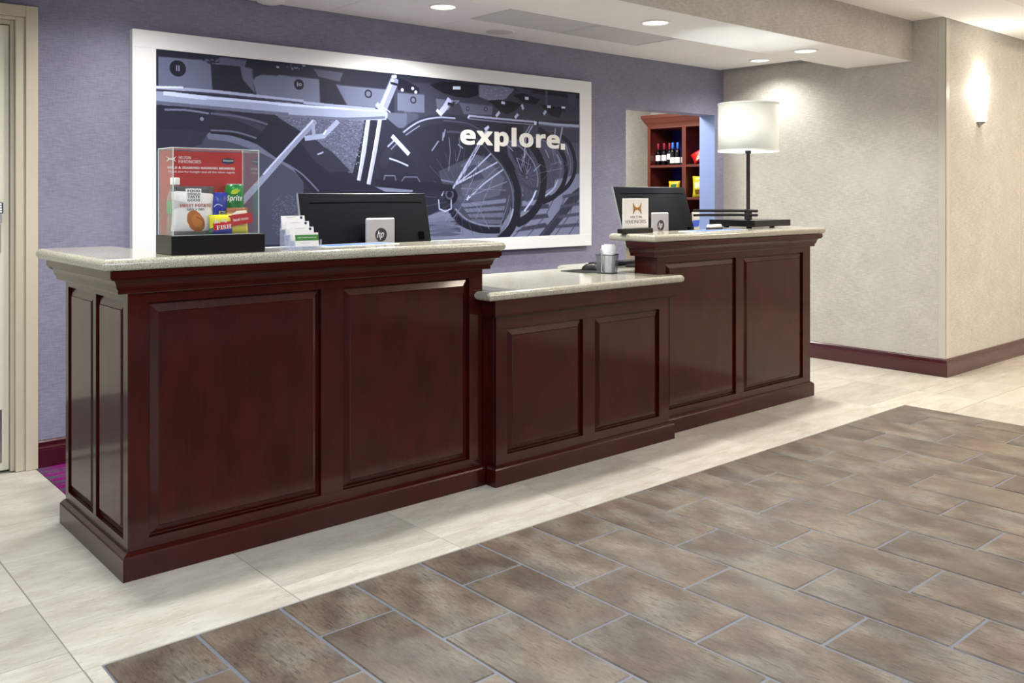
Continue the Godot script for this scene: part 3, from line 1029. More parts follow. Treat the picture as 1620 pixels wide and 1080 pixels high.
func build_desk() -> void:
	var front := Transform3D(Basis(), Vector3(0, 0, 1.556))
	var label_tall := "tall dark mahogany desk cabinet with raised panels, "
	# left, L-shaped
	var t := thing("reception_desk_cabinet", label_tall + "longest one, under the snack display", "cabinet", Vector3.ZERO, 0.0, "mahogany front desk cabinets")
	begin(); prism(pv([0.038, 1.538, 1.542, 1.538, 1.542, 1.38, 0.19, 1.38, 0.19, 0.84, 0.038, 0.84]), 0.001, 1.0295); commit("carcass", M.wood, t)
	panelled_face(t, front, 0.02, 1.542, 0.004, 1.029, [[0.090, 0.742], [0.838, 1.469]], 0.122, 0.915)
	var side := Transform3D(Basis(Vector3(0, 0, 1), Vector3(0, 1, 0), Vector3(-1, 0, 0)), Vector3(0.02, 0, 0))
	panelled_face(t, side, 0.84, 1.538, 0.004, 1.029, [[0.875, 1.186], [1.218, 1.512]], 0.122, 0.922)
	base_moulding(t, pv([0.02, 0.84, 0.02, 1.556, 1.542, 1.556]))
	crown_moulding(t, pv([-0.003, 0.84, -0.003, 1.556, 1.567, 1.556, 1.567, 1.38]))
	# middle, lower and standing forward
	t = thing("reception_desk_cabinet", "low mahogany front desk cabinet standing forward in the middle, below the pencil cup", "cabinet", Vector3.ZERO, 0.0, "mahogany front desk cabinets")
	begin(); prism(pv([1.586, 1.602, 2.734, 1.602, 2.734, 1.560, 2.731, 1.560, 2.731, 1.30, 1.546, 1.30, 1.546, 1.560, 1.586, 1.560]), 0.001, 0.817); commit("carcass", M.wood, t)
	var mid := Transform3D(Basis(), Vector3(0, 0, 1.62))
	panelled_face(t, mid, 1.568, 2.752, 0.004, 0.816, [[1.632, 2.111], [2.194, 2.675]], 0.128, 0.686)
	for s in [[1.568, 1.586], [2.734, 2.752]]:
		begin(); span(s[0], s[1], 0.004, 0.816, 1.5585, 1.6015, 0.001); commit("return_board", M.wood, t)
	base_moulding(t, pv([1.568, 1.5795, 1.568, 1.62, 2.752, 1.62, 2.752, 1.5795]))
	begin(); sweep([Vector2(-0.01, 0.744), Vector2(0.026, 0.744), Vector2(0.030, 0.748), Vector2(0.032, 0.756), Vector2(0.032, 0.8165), Vector2(-0.01, 0.8165)], pv([1.568, 1.5595, 1.568, 1.62, 2.752, 1.62, 2.752, 1.5595]), false); commit("frieze", M.wood, t)
	# right
	t = thing("reception_desk_cabinet", label_tall + "shorter one, under the table lamp", "cabinet", Vector3.ZERO, 0.0, "mahogany front desk cabinets")
	begin(); prism(pv([2.735, 1.538, 4.24, 1.538, 4.24, 1.40, 2.735, 1.40]), 0.001, 1.0295); commit("carcass", M.wood, t)
	panelled_face(t, front, 2.734, 4.24, 0.004, 1.029, [[2.806, 3.440], [3.517, 4.155]], 0.125, 0.915)
	base_moulding(t, pv([2.756, 1.556, 4.24, 1.556, 4.24, 1.40]), 0.018)
	crown_moulding(t, pv([2.709, 1.40, 2.709, 1.556, 4.262, 1.556, 4.262, 1.40]))
	# granite tops
	begin(); slab(pv([-0.077, 1.612, 1.630, 1.612, 1.630, 1.318, 0.222, 1.318, 0.222, 0.796, -0.077, 0.796]), 1.030, 1.070)
	tag(commit("granite_countertop", M.granite), "speckled grey granite counter slab with a long left return, under the snack display", "countertop", "granite desk tops")
	begin(); slab(pv([1.492, 1.668, 2.822, 1.668, 2.822, 1.5605, 2.733, 1.5605, 2.733, 0.92, 1.5435, 0.92, 1.5435, 1.5605, 1.492, 1.5605]), 0.8175, 0.857)
	tag(commit("granite_countertop", M.granite), "lower polished granite counter slab carrying the mouse pad and pencil cup", "countertop", "granite desk tops")
	begin(); slab(pv([2.650, 1.612, 4.328, 1.612, 4.328, 1.29, 2.650, 1.29]), 1.030, 1.070)
	tag(commit("granite_countertop", M.granite), "speckled grey granite counter slab under the table lamp and the honors plaque", "countertop", "granite desk tops")
	# work surface behind, with its supports
	begin()
	var edge := pv([2.7350, 1.30, 4.22, 1.30, 4.22, 0.74, 2.84, 0.74])
	for k in range(1, 7):
		var a := PI / 2 * k / 6.0
		edge.append(Vector2(2.84 - 0.13 * sin(a), 0.87 - 0.13 * cos(a)))
	edge.append_array(pv([2.71, 0.9185, 2.7350, 0.9185]))
	slab(edge, 0.8175, 0.857)
	var desk := commit("work_surface", M.granite)
	tag(desk, "granite staff work surface with a rounded corner behind the right cabinet", "desk")
	begin()
	span(4.0, 4.03, 0.001, 0.817, 0.78, 1.25, 0.002)
	commit("support_panel", M.wood, desk)
	begin(); span(2.90, 2.93, 0.001, 0.817, 0.78, 1.25, 0.002)
	commit("support_panel", M.wood, desk)
	var ml := thing("staff_desk", "plain laminate staff desk behind the long cabinet, carrying the monitor", "desk", Vector3(0, 0, 0))
	begin(); span(0.24, 1.53, 0.73, 0.76, 0.86, 1.36, 0.004); commit("desktop", M.granite, ml)
	begin(); span(0.26, 0.29, 0.001, 0.7295, 0.90, 1.36); commit("support_panel", M.wood, ml)
	begin(); span(1.47, 1.50, 0.001, 0.7295, 0.90, 1.36); commit("support_panel", M.wood, ml)

# ---------------------------------------------------------------- room
func wall_box(o: Node, called: String, m: Material, x0: float, x1: float, y0: float, y1: float, z0: float, z1: float) -> MeshInstance3D:
	begin(); span(x0, x1, y0, y1, z0, z1)
	return commit(called, m, o)

func baseboard(called: String, path: PackedVector2Array) -> void:
	begin()
	sweep([Vector2(0.0, 0.001), Vector2(0.018, 0.001), Vector2(0.018, 0.080), Vector2(0.0165, 0.084), Vector2(0.0165, 0.090), Vector2(0.013, 0.097), Vector2(0.011, 0.108), Vector2(0.0135, 0.112), Vector2(0.0125, 0.118), Vector2(0.007, 0.124), Vector2(0.0, 0.126)], path, false)
	struct(commit(called, M.maroon))

const LOBBY_Y := 2.75

func build_room() -> void:
	var wl := -2.6
	var wr := 8.6
	var zf := 9.0
	# purple wall with the door opening and the pantry opening
	begin()
	span(wl, -0.985, 0.0, 2.9, -0.158, 0.0)
	span(-0.985, 0.065, 2.112, 2.9, -0.158, 0.0)
	span(0.065, 4.2315, 0.0, 2.9, -0.158, 0.0)
	span(4.2315, 5.356, 1.950, 2.9, -0.158, 0.0)
	span(5.356, 5.4745, 0.0, 2.9, -0.158, 0.0)
	struct(commit("wall_back", M.purple), "purple woven wallcovering behind the desk")
	begin()
	span(5.4755, 5.63, 0.0, 2.9, -0.158, 1.872)
	struct(commit("wall_right", M.paper), "grey beige woven wall beside the lamp")
	begin()
	span(5.6305, wr, 0.0, 2.9, 1.70, 1.872)
	struct(commit("wall_side", M.paper), "beige woven wall with the sconce")
	begin(); span(wl - 0.15, wl, 0.0, 2.9, -0.158, zf); struct(commit("wall_left", M.paper))
	begin(); span(wr, wr + 0.15, 0.0, 2.9, 1.70, zf); struct(commit("wall_far_right", M.paper))
	begin(); span(wl, wr, 0.0, 2.9, zf, zf + 0.15); struct(commit("wall_front", M.wood))
	begin(); span(5.3525, 5.3555, 0.001, 1.9495, -0.1575, -0.0005); struct(commit("added_liner_3", M.blue_light_tint), "added liner on the pantry opening reveal, bluish light put into its colour")  # added liner, its blue stands for cool light on the jamb
	baseboard("baseboard_back", pv([0.118, 0.0, 4.20, 0.0]))
	baseboard("baseboard_right", pv([5.4755, 0.0, 5.4755, 1.872, 8.58, 1.872]))
	# corner guards: thin strips on the outer corner, and the seam strip further right
	begin(); span(5.4715, 5.4755, 0.127, 2.515, 1.822, 1.876, 0.001); span(5.4715, 5.530, 0.127, 2.515, 1.872, 1.876, 0.001)
	struct(commit("trim_1", M.guard), "pale corner guard on the outer wall corner")
	begin(); span(6.841, 6.853, 0.127, 2.515, 1.872, 1.875, 0.001); struct(commit("trim_2", M.guard), "narrow seam strip on the beige wall")
	# ceilings
	var c := Node3D.new(); c.name = "ceiling"; add_child(c); struct(c, "white ceiling with drop tiles over the desk")
	begin(); span(wl, 5.4745, 2.352, 2.50, 0.0, 1.130); commit("tile_backing", M.dark_gap, c)
	var xs: Array = []
	for k in range(-6, 6): xs.append(1.648 + 0.7555 * k)
	var zs := [0.001, 0.378, 0.757, 1.129]
	for i in xs.size() - 1:
		for j in 3:
			var a: float = maxf(xs[i], wl + 0.01)
			var b: float = minf(xs[i + 1], 5.473)
			if a > b - 0.02 or b < 0.3 or (j == 1 and (i == 7 or i == 8)): continue
			begin(); span(a + 0.0017, b - 0.0017, 2.3385, 2.352, zs[j] + 0.0017, zs[j + 1] - 0.0017, 0.001)
			commit("ceiling_tile", M.ceiling_tile, c)
	for k in 2:
		var v := thing("ceiling_vent", ["grey perforated return air grille, left one of the pair in the ceiling", "grey perforated return air grille, right one of the pair in the ceiling"][k], "vent", Vector3(xs[7 + k], 2.337, 0.378), 0.0, "return air grilles over the desk")
		var w := 0.7555
		begin()
		span(0.004, w - 0.004, 0.0, 0.014, 0.004, 0.022, 0.001); span(0.004, w - 0.004, 0.0, 0.014, 0.357, 0.375, 0.001)
		span(0.004, 0.022, 0.0, 0.014, 0.022, 0.357, 0.001); span(w - 0.022, w - 0.004, 0.0, 0.014, 0.022, 0.357, 0.001)
		commit("frame", M.grille, v)
		begin(); span(0.022, w - 0.022, 0.003, 0.010, 0.022, 0.357); commit("perforated_face", M.grille, v)
	begin(); span(wl, 5.4745, 2.240, 2.90, 1.1305, 1.633); struct(commit("bulkhead", M.white), "boxed bulkhead over the front edge of the desk")
	begin(); span(wl, 5.4745, 2.2405, 2.90, 1.6335, 1.637); struct(commit("wall_fascia", M.paper), "beige woven face of the bulkhead")
	begin(); span(wl, 5.4745, 2.528, 2.90, 1.6375, 1.876); commit("upper_slab", M.white, c)
	begin(); span(wl, wr, 2.518, 2.90, 1.8765, 2.370); commit("header", M.white, c)
	begin(); span(wl, wr, LOBBY_Y, 2.90, 2.3705, zf); commit("lobby_slab", M.white, c)
	# pantry behind the opening
	begin(); span(3.6, 7.0, 0.0, 2.5, -1.62, -1.5); struct(commit("wall_pantry_back", M.paper), "pale wall inside the pantry")
	begin(); span(6.3, 6.42, 0.0, 2.5, -1.4995, -0.16); struct(commit("wall_pantry_right", M.paper))
	begin(); span(3.6, 3.72, 0.0, 2.5, -1.4995, -0.16); struct(commit("wall_pantry_left", M.paper))
	begin(); span(3.6, 6.42, 2.40, 2.5, -1.5, -0.16); commit("pantry_slab", M.white, c)
	begin(); span(5.6305, 6.42, 0.0, 2.5, -0.158, -0.02); struct(commit("wall_pantry_front", M.paper))

func build_floor() -> void:
	var f := Node3D.new(); f.name = "floor"; add_child(f); struct(f, "pale stone tiles around an inlay of brown tiles")
	begin()
	span(-2.6, 8.6, -0.10, -0.0035, -0.158, 2.0736); span(-2.6, -0.219, -0.10, -0.0035, 2.0736, 9.0); span(4.436, 8.6, -0.10, -0.0035, 2.0736, 9.0)
	commit("light_bed", M.grout_light, f)
	begin(); span(3.6, 6.42, -0.10, 0.0, -1.5, -0.158); commit("pantry_bed", M.travertine[0], f)
	begin(); span(-0.219, 4.436, -0.10, -0.0035, 2.0736, 9.0); commit("dark_bed", M.grout_dark, f)
	begin(); span(0.112, 4.16, -0.0034, 0.0, 0.0, 1.54); commit("carpet", M.carpet, f)
	# brown tiles, running bond along z
	var cache := {}
	for r in 18:
		var x0 := -0.219 + 0.263 * r
		var x1 := minf(x0 + 0.263, 4.436)
		var z := 2.0736
		var k := 0
		while z < 6.0:
			var z1 := 2.0736 + 0.2465 + 0.4925 * k if r % 2 == 0 else 2.0736 + 0.4925 * (k + 1)
			if x1 - x0 > 0.04:
				var w := x1 - x0 - 0.010
				var d := z1 - z - 0.010
				var key := "%0.3f %0.3f" % [w, d]
				if not cache.has(key):
					begin(); box(Vector3(0, -0.0065, 0), Vector3(w, 0.013, d), 0.003)
					st.generate_normals()
					cache[key] = st.commit()
				put("brown_tile", cache[key], M.slate[rng.randi() % 8], f, Vector3((x0 + x1) / 2, rng.randf_range(-0.0006, 0.0006), (z + z1) / 2))
			z = z1
			k += 1
	# pale tiles, stacked; those under the desk and the carpet are left out
	var lines: Array = []
	for k in range(-4, 14): lines.append(-0.2655 + 0.6445 * k)
	var rows: Array = []
	for k in range(-3, 14): rows.append(1.142 + 0.4005 * k)
	for i in lines.size() - 1:
		for j in rows.size() - 1:
			var boxes: Array = [[lines[i], lines[i + 1], rows[j], rows[j + 1]]]
			var a: float = lines[i]; var b: float = lines[i + 1]; var c: float = rows[j]; var d: float = rows[j + 1]
			c = maxf(c, 0.001)
			b = minf(b, 8.59); a = maxf(a, -2.59)
			boxes = []
			if c < 2.0736: boxes.append([a, b, c, minf(d, 2.0736)])
			if d > 2.0736:
				if a < -0.219: boxes.append([a, minf(b, -0.219), maxf(c, 2.0736), d])
				if b > 4.436: boxes.append([maxf(a, 4.436), b, maxf(c, 2.0736), d])
			for q in boxes:
				if q[2] < 1.53 and q[0] < 0.112 and q[1] > 0.112: q[1] = 0.112
				if q[1] - q[0] < 0.02 or q[3] - q[2] < 0.02: continue
				if q[0] > 0.05 and q[1] < 4.2 and q[3] < 1.545: continue
				if q[1] > 8.0 and q[3] > 5.0: continue
				if q[0] < 4.16 and q[1] > 4.16 and q[3] < 1.545: q[0] = 4.16
				var seat: bool = q[2] > 1.5 and q[3] < 2.2 and q[1] > 0.0 and q[0] < 4.3
				var g := 0.0012 if seat else 0.0022
				begin(); box(Vector3(0, -0.006, 0), Vector3(q[1] - q[0] - 2 * g, 0.012, q[3] - q[2] - 2 * g), 0.0008)
				st.generate_normals()
				put("stone_tile", st.commit(), M.travertine[(i * 5 + j * 2 + i * j) % 6], f, Vector3((q[0] + q[1]) / 2, 0.0, (q[2] + q[3]) / 2))

func build_door() -> void:
	var t := Node3D.new(); t.name = "door_1"; add_child(t); struct(t, "cream steel door at the left edge with a keypad lock and metal kick plate")
	var z := 0.03
	begin()
	# face of the frame, rebate, stop
	for s in [[0.065, 0.1175, 1.0], [-1.0375, -0.985, -1.0]]:
		span(s[0], s[1], 0.001, 2.153, 0.0005, z, 0.002)
	span(-0.9845, 0.0645, 2.1005, 2.153, 0.0005, z, 0.002)
	span(0.026, 0.0645, 0.001, 2.1, -0.157, 0.018, 0.002); span(0.010, 0.0255, 0.001, 2.085, -0.157, -0.006, 0.002)
	span(-0.9845, -0.93, 0.001, 2.1, -0.157, 0.018, 0.002)
	span(-0.929, 0.0255, 2.085, 2.1, -0.157, 0.018, 0.002); span(-0.929, 0.0095, 2.066, 2.0845, -0.157, -0.006, 0.002)
	commit("door_frame", M.cream, t)
	begin(); span(-0.925, 0.008, 0.008, 2.062, -0.075, -0.028, 0.002); commit("door_leaf", M.door, t)
	begin(); span(-0.90, -0.022, 0.045, 0.292, -0.0275, -0.0255, 0.0006); commit("kick_plate", M.steel, t)
	var k := Node3D.new(); k.name = "keypad_lock"; k.position = Vector3(-0.063, 1.0, -0.0275); t.add_child(k)
	begin()
	span(-0.05, 0.034, 0.150, 0.192, 0.0, 0.045, 0.004)
	xf = Transform3D(Basis(Vector3.RIGHT, deg_to_rad(-8)), Vector3.ZERO)
	span(-0.05, 0.034, 0.192, 0.245, 0.022, 0.06, 0.004)
	xf = Transform3D()
	span(-0.05, 0.032, 0.01, 0.145, 0.0, 0.032, 0.004)
	commit("housing", M.silver, k)
	for i in 4:
		for j in 3:
			begin(); box(Vector3(-0.034 + 0.024 * j, 0.202 + 0.0115 * i, 0.0905 - 0.0016 * i), Vector3(0.017, 0.008, 0.006), 0.001)
			commit("keypad_button", M.print_white, k)
	begin(); box(Vector3(-0.010, 0.219, 0.0845), Vector3(0.078, 0.05, 0.005), 0.001); commit("keypad_plate", M.navy, k)
	begin(); xf = Transform3D(Basis(Vector3.RIGHT, PI / 2), Vector3(-0.008, 0.07, 0.033)); lathe([Vector2(0.024, 0.0), Vector2(0.026, 0.012), Vector2(0.022, 0.03), Vector2(0.0, 0.033)], Vector3.ZERO, 24); commit("knob", M.steel, k)

func build_picture() -> void:
	var t := thing("framed_picture", "wide white framed black and white bicycle photograph with a bold white word", "picture", Vector3(0.5396, 0.9075, 0.0))
	var W := 3.2689
	var H := 1.1957
	var ix := [0.1169, 3.1476]
	var iy := [0.0843, 1.1064]
	begin()
	for q in [[0.0, W, 0.0, iy[0]], [0.0, W, iy[1], H], [0.0, ix[0], iy[0], iy[1]], [ix[1], W, iy[0], iy[1]]]:
		span(q[0], q[1], q[2], q[3], 0.001, 0.044, 0.0015)
	commit("frame", M.frame_white, t)
	begin(); span(ix[0] - 0.0, ix[1] + 0.0, iy[0], iy[1], 0.001, 0.038); commit("backing", M.frame_white, t)
	var p := PlaneMesh.new()
	p.size = Vector2(ix[1] - ix[0], iy[1] - iy[0])
	p.orientation = PlaneMesh.FACE_Z
	put("photo_print", p, M.print, t, Vector3((ix[0] + ix[1]) / 2, (iy[0] + iy[1]) / 2, 0.0395))
	lettering("explore", 0.160, M.print_white, t, Vector3(2.600 - 0.5396, 1.569 - 0.9075, 0.0400), true, Vector3.ZERO, 0.885, false, false, 0.0, 0.0, 0.0035)
	begin(); span(3.498 - 0.5396, 3.541 - 0.5396, 1.598 - 0.9075, 1.641 - 0.9075, 0.0400, 0.0406); commit("lettering", M.print_white, t)

# ---------------------------------------------------------------- things on the desk
func build_display() -> void:
	var y := 1.0705
	var t := thing("display_case", "clear acrylic snack display case with a red back card on a black plinth", "display case", Vector3(0.168, y, 1.400))
	begin(); span(0.0, 0.346, 0.0, 0.066, 0.0, 0.150, 0.002); commit("plinth", M.black, t)
	var x0 := 0.007; var x1 := 0.322; var z0 := 0.008; var z1 := 0.146; var y0 := 0.0665; var y1 := 0.369
	begin()
	span(x0, x1, y0, y1, z1 - 0.003, z1); span(x0, x1, y0, y1, z0, z0 + 0.003)
	span(x0, x0 + 0.003, y0, y1, z0 + 0.0031, z1 - 0.0031); span(x1 - 0.003, x1, y0, y1, z0 + 0.0031, z1 - 0.0031)
	span(x0, x1, y1 + 0.0002, y1 + 0.003, z0, z1)
	commit("acrylic_cover", M.acrylic, t)
	begin()
	for x in [x0, x1]:
		for z in [z0, z1]: span(x - 0.0016, x + 0.0016, y0, y1 + 0.003, z - 0.0016, z + 0.0016)
	for z in [z0, z1]:
		span(x0, x1, y1 + 0.0015, y1 + 0.0045, z - 0.0016, z + 0.0016); span(x0, x1, y0, y0 + 0.002, z - 0.0016, z + 0.0016)
	for x in [x0, x1]: span(x - 0.0016, x + 0.0016, y1 + 0.0015, y1 + 0.0045, z0, z1)
	commit("cover_edge", M.acrylic_edge, t)
	begin(); span(x0 + 0.004, x1 - 0.004, y0 + 0.001, y1 - 0.002, z0 + 0.004, z0 + 0.006); var bc := commit("back_card", M.red, t)
	var zc := z0 + 0.0062
	begin()
	xf = Transform3D(Basis(Vector3.RIGHT, PI / 2), Vector3(0.050, 0.337, zc))
	prism(pv([-0.018, -0.010, -0.007, -0.003, 0.007, -0.003, 0.018, -0.010, 0.011, 0.0, 0.018, 0.010, 0.007, 0.003, -0.007, 0.003, -0.018, 0.010, -0.011, 0.0]), 0.0, 0.0006)
	commit("emblem", M.print_white, bc)
	lettering("HILTON", 0.0095, M.print_white, bc, Vector3(0.077, 0.3385, zc), false)
	lettering("HHONORS", 0.0115, M.print_white, bc, Vector3(0.077, 0.3235, zc), false, Vector3.ZERO, 0.082)
	lettering("GOLD & DIAMOND HHONORS MEMBERS", 0.0085, M.print_white, bc, Vector3(0.037, 0.3025, zc), true, Vector3.ZERO, 0.252)
	lettering("Thank you for tonight and all the other nights", 0.0095, M.print_white, bc, Vector3(0.037, 0.2865, zc), false, Vector3.ZERO, 0.252)
	begin()
	xf = Transform3D(Basis(Vector3.RIGHT, PI / 2), Vector3(0.262, 0.334, zc))
	prism(pv([-0.026, 0.0, -0.021, 0.008, -0.012, 0.0095, 0.0, 0.012, 0.012, 0.0095, 0.021, 0.008, 0.026, 0.0, 0.021, -0.008, 0.012, -0.0095, 0.0, -0.012, -0.012, -0.0095, -0.021, -0.008]), 0.0, 0.0006)
	commit("badge", M.navy, bc)
	lettering("Hampton", 0.009, M.print_white, bc, Vector3(0.242, 0.3305, zc + 0.0007), false, Vector3.ZERO, 0.040, false, true, 0.0, 0.2)
	var fy := y + 0.067
	# white chip bag
	var im := new_image(192, 224, Color(0.93, 0.92, 0.92))
	_pg(im, Color(0.22, 0.23, 0.25), [0, 0, 192, 0, 192, 40, 178, 34, 20, 22, 0, 26])
	_pg(im, Color(0.80, 0.79, 0.79), [0, 60, 60, 78, 0, 110]); _pg(im, Color(0.82, 0.81, 0.81), [192, 60, 150, 86, 192, 120])
	_pg(im, Color(0.60, 0.58, 0.57), [0, 206, 192, 206, 192, 224, 0, 224])
	for e in [[92, 150, 34], [104, 168, 36], [112, 180, 30], [86, 138, 28]]: _dot(im, Color(0.70, 0.40, 0.14), e[0], e[1], e[2])
	for e in [[100, 150, 22], [108, 166, 22]]: _dot(im, Color(0.78, 0.47, 0.17), e[0], e[1], e[2])
	_sk(im, Color(0.45, 0.20, 0.08), 3, [100, 140, 130, 160, 138, 186])
	var b := thing("snack_bag", "white bag of sweet potato chips with an orange chip printed on it", "snack", Vector3(0.2665, fy, 1.488), 0.0, "snacks in the display case")
	bag("bag", 0.158, 0.172, 0.05, printed(im, 0.35), b, 3)
	var zq := 0.0262
	begin(); span(-0.034, 0.022, 0.115, 0.163, zq - 0.006, zq - 0.001, 0.001); commit("label_patch", M.print_white, b)
	lettering("FOOD", 0.009, M.ink, b, Vector3(-0.028, 0.151, zq - 0.0008), true, Vector3.ZERO, 0.044)
	lettering("SHOULD", 0.007, M.ink, b, Vector3(-0.028, 0.1415, zq - 0.0008), true, Vector3.ZERO, 0.044)
	lettering("TASTE", 0.009, M.ink, b, Vector3(-0.028, 0.130, zq - 0.0008), true, Vector3.ZERO, 0.044)
	lettering("GOOD", 0.009, M.ink, b, Vector3(-0.028, 0.1185, zq - 0.0008), true, Vector3.ZERO, 0.044)
	lettering("SWEET POTATO", 0.0115, M.ink_brown, b, Vector3(-0.056, 0.098, zq + 0.0002), true, Vector3.ZERO, 0.114)
	lettering("TORTILLA CHIPS", 0.008, M.ink, b, Vector3(-0.032, 0.086, zq + 0.0002), false, Vector3.ZERO, 0.064)
	# green can, raised on a clear block
	begin(); span(0.385 - 0.168, 0.480 - 0.168, 0.0665, 0.128, 0.022, 0.098, 0.002); commit("riser", M.acrylic, t)
	var cn := thing("soda_can", "green lemon lime soda can in the display case", "can", Vector3(0.4335, y + 0.1285, 1.462), 0.0, "snacks in the display case")
	var gr := mat(Color(0.06, 0.50, 0.20), 0.25, 0.35)
	begin(); lathe([Vector2(0.0, 0.003), Vector2(0.024, 0.0), Vector2(0.031, 0.007), Vector2(0.0335, 0.013), Vector2(0.0335, 0.103), Vector2(0.031, 0.112), Vector2(0.0275, 0.117)], Vector3.ZERO, 40); commit("body", gr, cn)
	begin(); lathe([Vector2(0.0275, 0.117), Vector2(0.0275, 0.1205), Vector2(0.0255, 0.1205), Vector2(0.0245, 0.1165), Vector2(0.0, 0.1165)], Vector3.ZERO, 40); commit("lid", M.silver, cn)
	begin(); box(Vector3(0, 0.1185, 0.006), Vector3(0.012, 0.0015, 0.02), 0.0005); commit("pull_tab", M.silver, cn)
	lettering("Sprite", 0.027, M.print_white, cn, Vector3(0.0336 * sin(-0.42), 0.052, 0.0336 * cos(-0.42)), true, Vector3(0, -0.42, 0), 0.058, true, false, 0.0336, 0.15)
	begin()
	xf = Transform3D(Basis(Vector3.BACK, 0.35) * Basis(Vector3.RIGHT, PI / 2), Vector3(-0.010, 0.092, 0.0300))
	var lemon: Array = []
	for k in 20: lemon.append_array([0.016 * cos(TAU * k / 20.0) * (1.12 if k % 10 == 0 else 1.0), 0.0085 * sin(-TAU * k / 20.0)])
	prism(pv(lemon), 0.0, 0.0034)
	commit("lemon_print", mat(Color(0.75, 0.85, 0.12), 0.4), cn)
	# blue snack bag
	im = new_image(96, 128, Color(0.06, 0.16, 0.62))
	_pg(im, Color(0.10, 0.55, 0.62), [0, 74, 40, 66, 96, 80, 96, 128, 0, 128]); _sk(im, Color(0.80, 0.85, 0.95), 3, [10, 44, 30, 36, 60, 42])
	b = thing("snack_bag", "small bright blue snack bag leaning on the green can", "snack", Vector3(0.366, y + 0.067, 1.484), 0.0, "snacks in the display case")
	bag("bag", 0.062, 0.15, 0.026, printed(im, 0.25), b, 5)
	lettering("ERS", 0.013, mat(Color(0.85, 0.80, 0.2), 0.4), b, Vector3(-0.006, 0.070, 0.0134), true, Vector3.ZERO, 0.026)
	# yellow sweets
	im = new_image(128, 96, Color(0.88, 0.84, 0.10))
	_pg(im, Color(0.12, 0.20, 0.62), [0, 66, 128, 54, 128, 96, 0, 96]); _pg(im, Color(0.80, 0.10, 0.16), [12, 40, 120, 30, 122, 66, 16, 78])
	_pg(im, Color(0.18, 0.45, 0.30), [0, 70, 16, 60, 16, 96, 0, 96])
	b = thing("sweets_bag", "yellow, red and blue bag of sweets at the front of the display case", "snack", Vector3(0.357, y + 0.067, 1.518), 0.10, "snacks in the display case")
	bag("bag", 0.094, 0.070, 0.03, printed(im, 0.25), b, 8)
	lettering("Swedish", 0.014, M.print_white, b, Vector3(-0.034, 0.038, 0.0150), true, Vector3(0, 0, 0.08), 0.050, false, true, 0.0, 0.3)
	lettering("FISH", 0.015, M.print_white, b, Vector3(-0.024, 0.016, 0.0156), true, Vector3(0, 0, 0.08), 0.058, false, true)
	# cracker pack and its red choice card
	im = new_image(96, 112, Color(0.78, 0.66, 0.40))
	_pg(im, Color(0.55, 0.32, 0.16), [0, 0, 96, 0, 96, 22, 0, 20]); _pg(im, Color(0.93, 0.91, 0.84), [18, 26, 40, 14, 84, 10, 90, 20, 76, 34, 26, 36])
	_pg(im, Color(0.85, 0.80, 0.30), [0, 84, 96, 80, 96, 112, 0, 112])
	b = thing("snack_pack", "tan cracker pack behind the red choice card in the display case", "snack", Vector3(0.426, y + 0.067, 1.504), 0.0, "snacks in the display case")
	bag("bag", 0.084, 0.094, 0.024, printed(im, 0.35), b, 9)
	b = thing("choice_card", "small tilted red card with white lettering in front of the snacks", "card", Vector3(0.431, y + 0.101, 1.5235))
	b.rotation.z = 0.115
	begin(); span(-0.044, 0.046, 0.0, 0.038, 0.0, 0.0015); commit("card", M.red, b)
	lettering("local", 0.0105, M.print_white, b, Vector3(-0.027, 0.014, 0.0016), true, Vector3.ZERO, 0.024)
	lettering("choice", 0.0105, M.print_white, b, Vector3(0.001, 0.014, 0.0016), false, Vector3.ZERO, 0.029)
	# water bottle
	b = thing("water_bottle", "clear water bottle with a white cap behind the chip bag", "bottle", Vector3(0.222, y + 0.067, 1.440), 0.0, "snacks in the display case")
	begin(); lathe([Vector2(0.0, 0.002), Vector2(0.024, 0.0), Vector2(0.028, 0.006), Vector2(0.028, 0.05), Vector2(0.0265, 0.06), Vector2(0.028, 0.07), Vector2(0.028, 0.125), Vector2(0.022, 0.150), Vector2(0.0125, 0.170), Vector2(0.0125, 0.178)], Vector3.ZERO, 28); commit("body", pane(0.18, Color(0.75, 0.92, 0.85)), b)
	begin(); lathe([Vector2(0.0285, 0.075), Vector2(0.0286, 0.118)], Vector3.ZERO, 28); commit("paper_band", mat(Color(0.30, 0.62, 0.36), 0.5), b)
	begin(); lathe([Vector2(0.0, 0.178), Vector2(0.0165, 0.178), Vector2(0.0165, 0.200), Vector2(0.015, 0.203), Vector2(0.0, 0.203)], Vector3.ZERO, 24); commit("cap", M.print_white, b)

func hp_mark(parent: Node, at: Vector3, r: float) -> void:
	begin(); xf = Transform3D(Basis(Vector3.RIGHT, PI / 2), at); lathe([Vector2(r, 0.0), Vector2(r, 0.0008), Vector2(0.0, 0.0008)], Vector3.ZERO, 32)
	var d := commit("logo_disc", M.ink, parent)
	lettering("hp", r * 1.35, M.card, d, at + Vector3(-r * 0.30, -r * 0.72, 0.0009), false, Vector3.ZERO, r * 1.05, true, false, 0.0, 0.28)

func shell_bulge(u: float, v: float) -> float:
	return 0.020 * pow(maxf(0, sin(PI * u)), 0.6) * pow(maxf(0, sin(PI * clampf(v * 0.86 + 0.02, 0, 1))), 0.6)

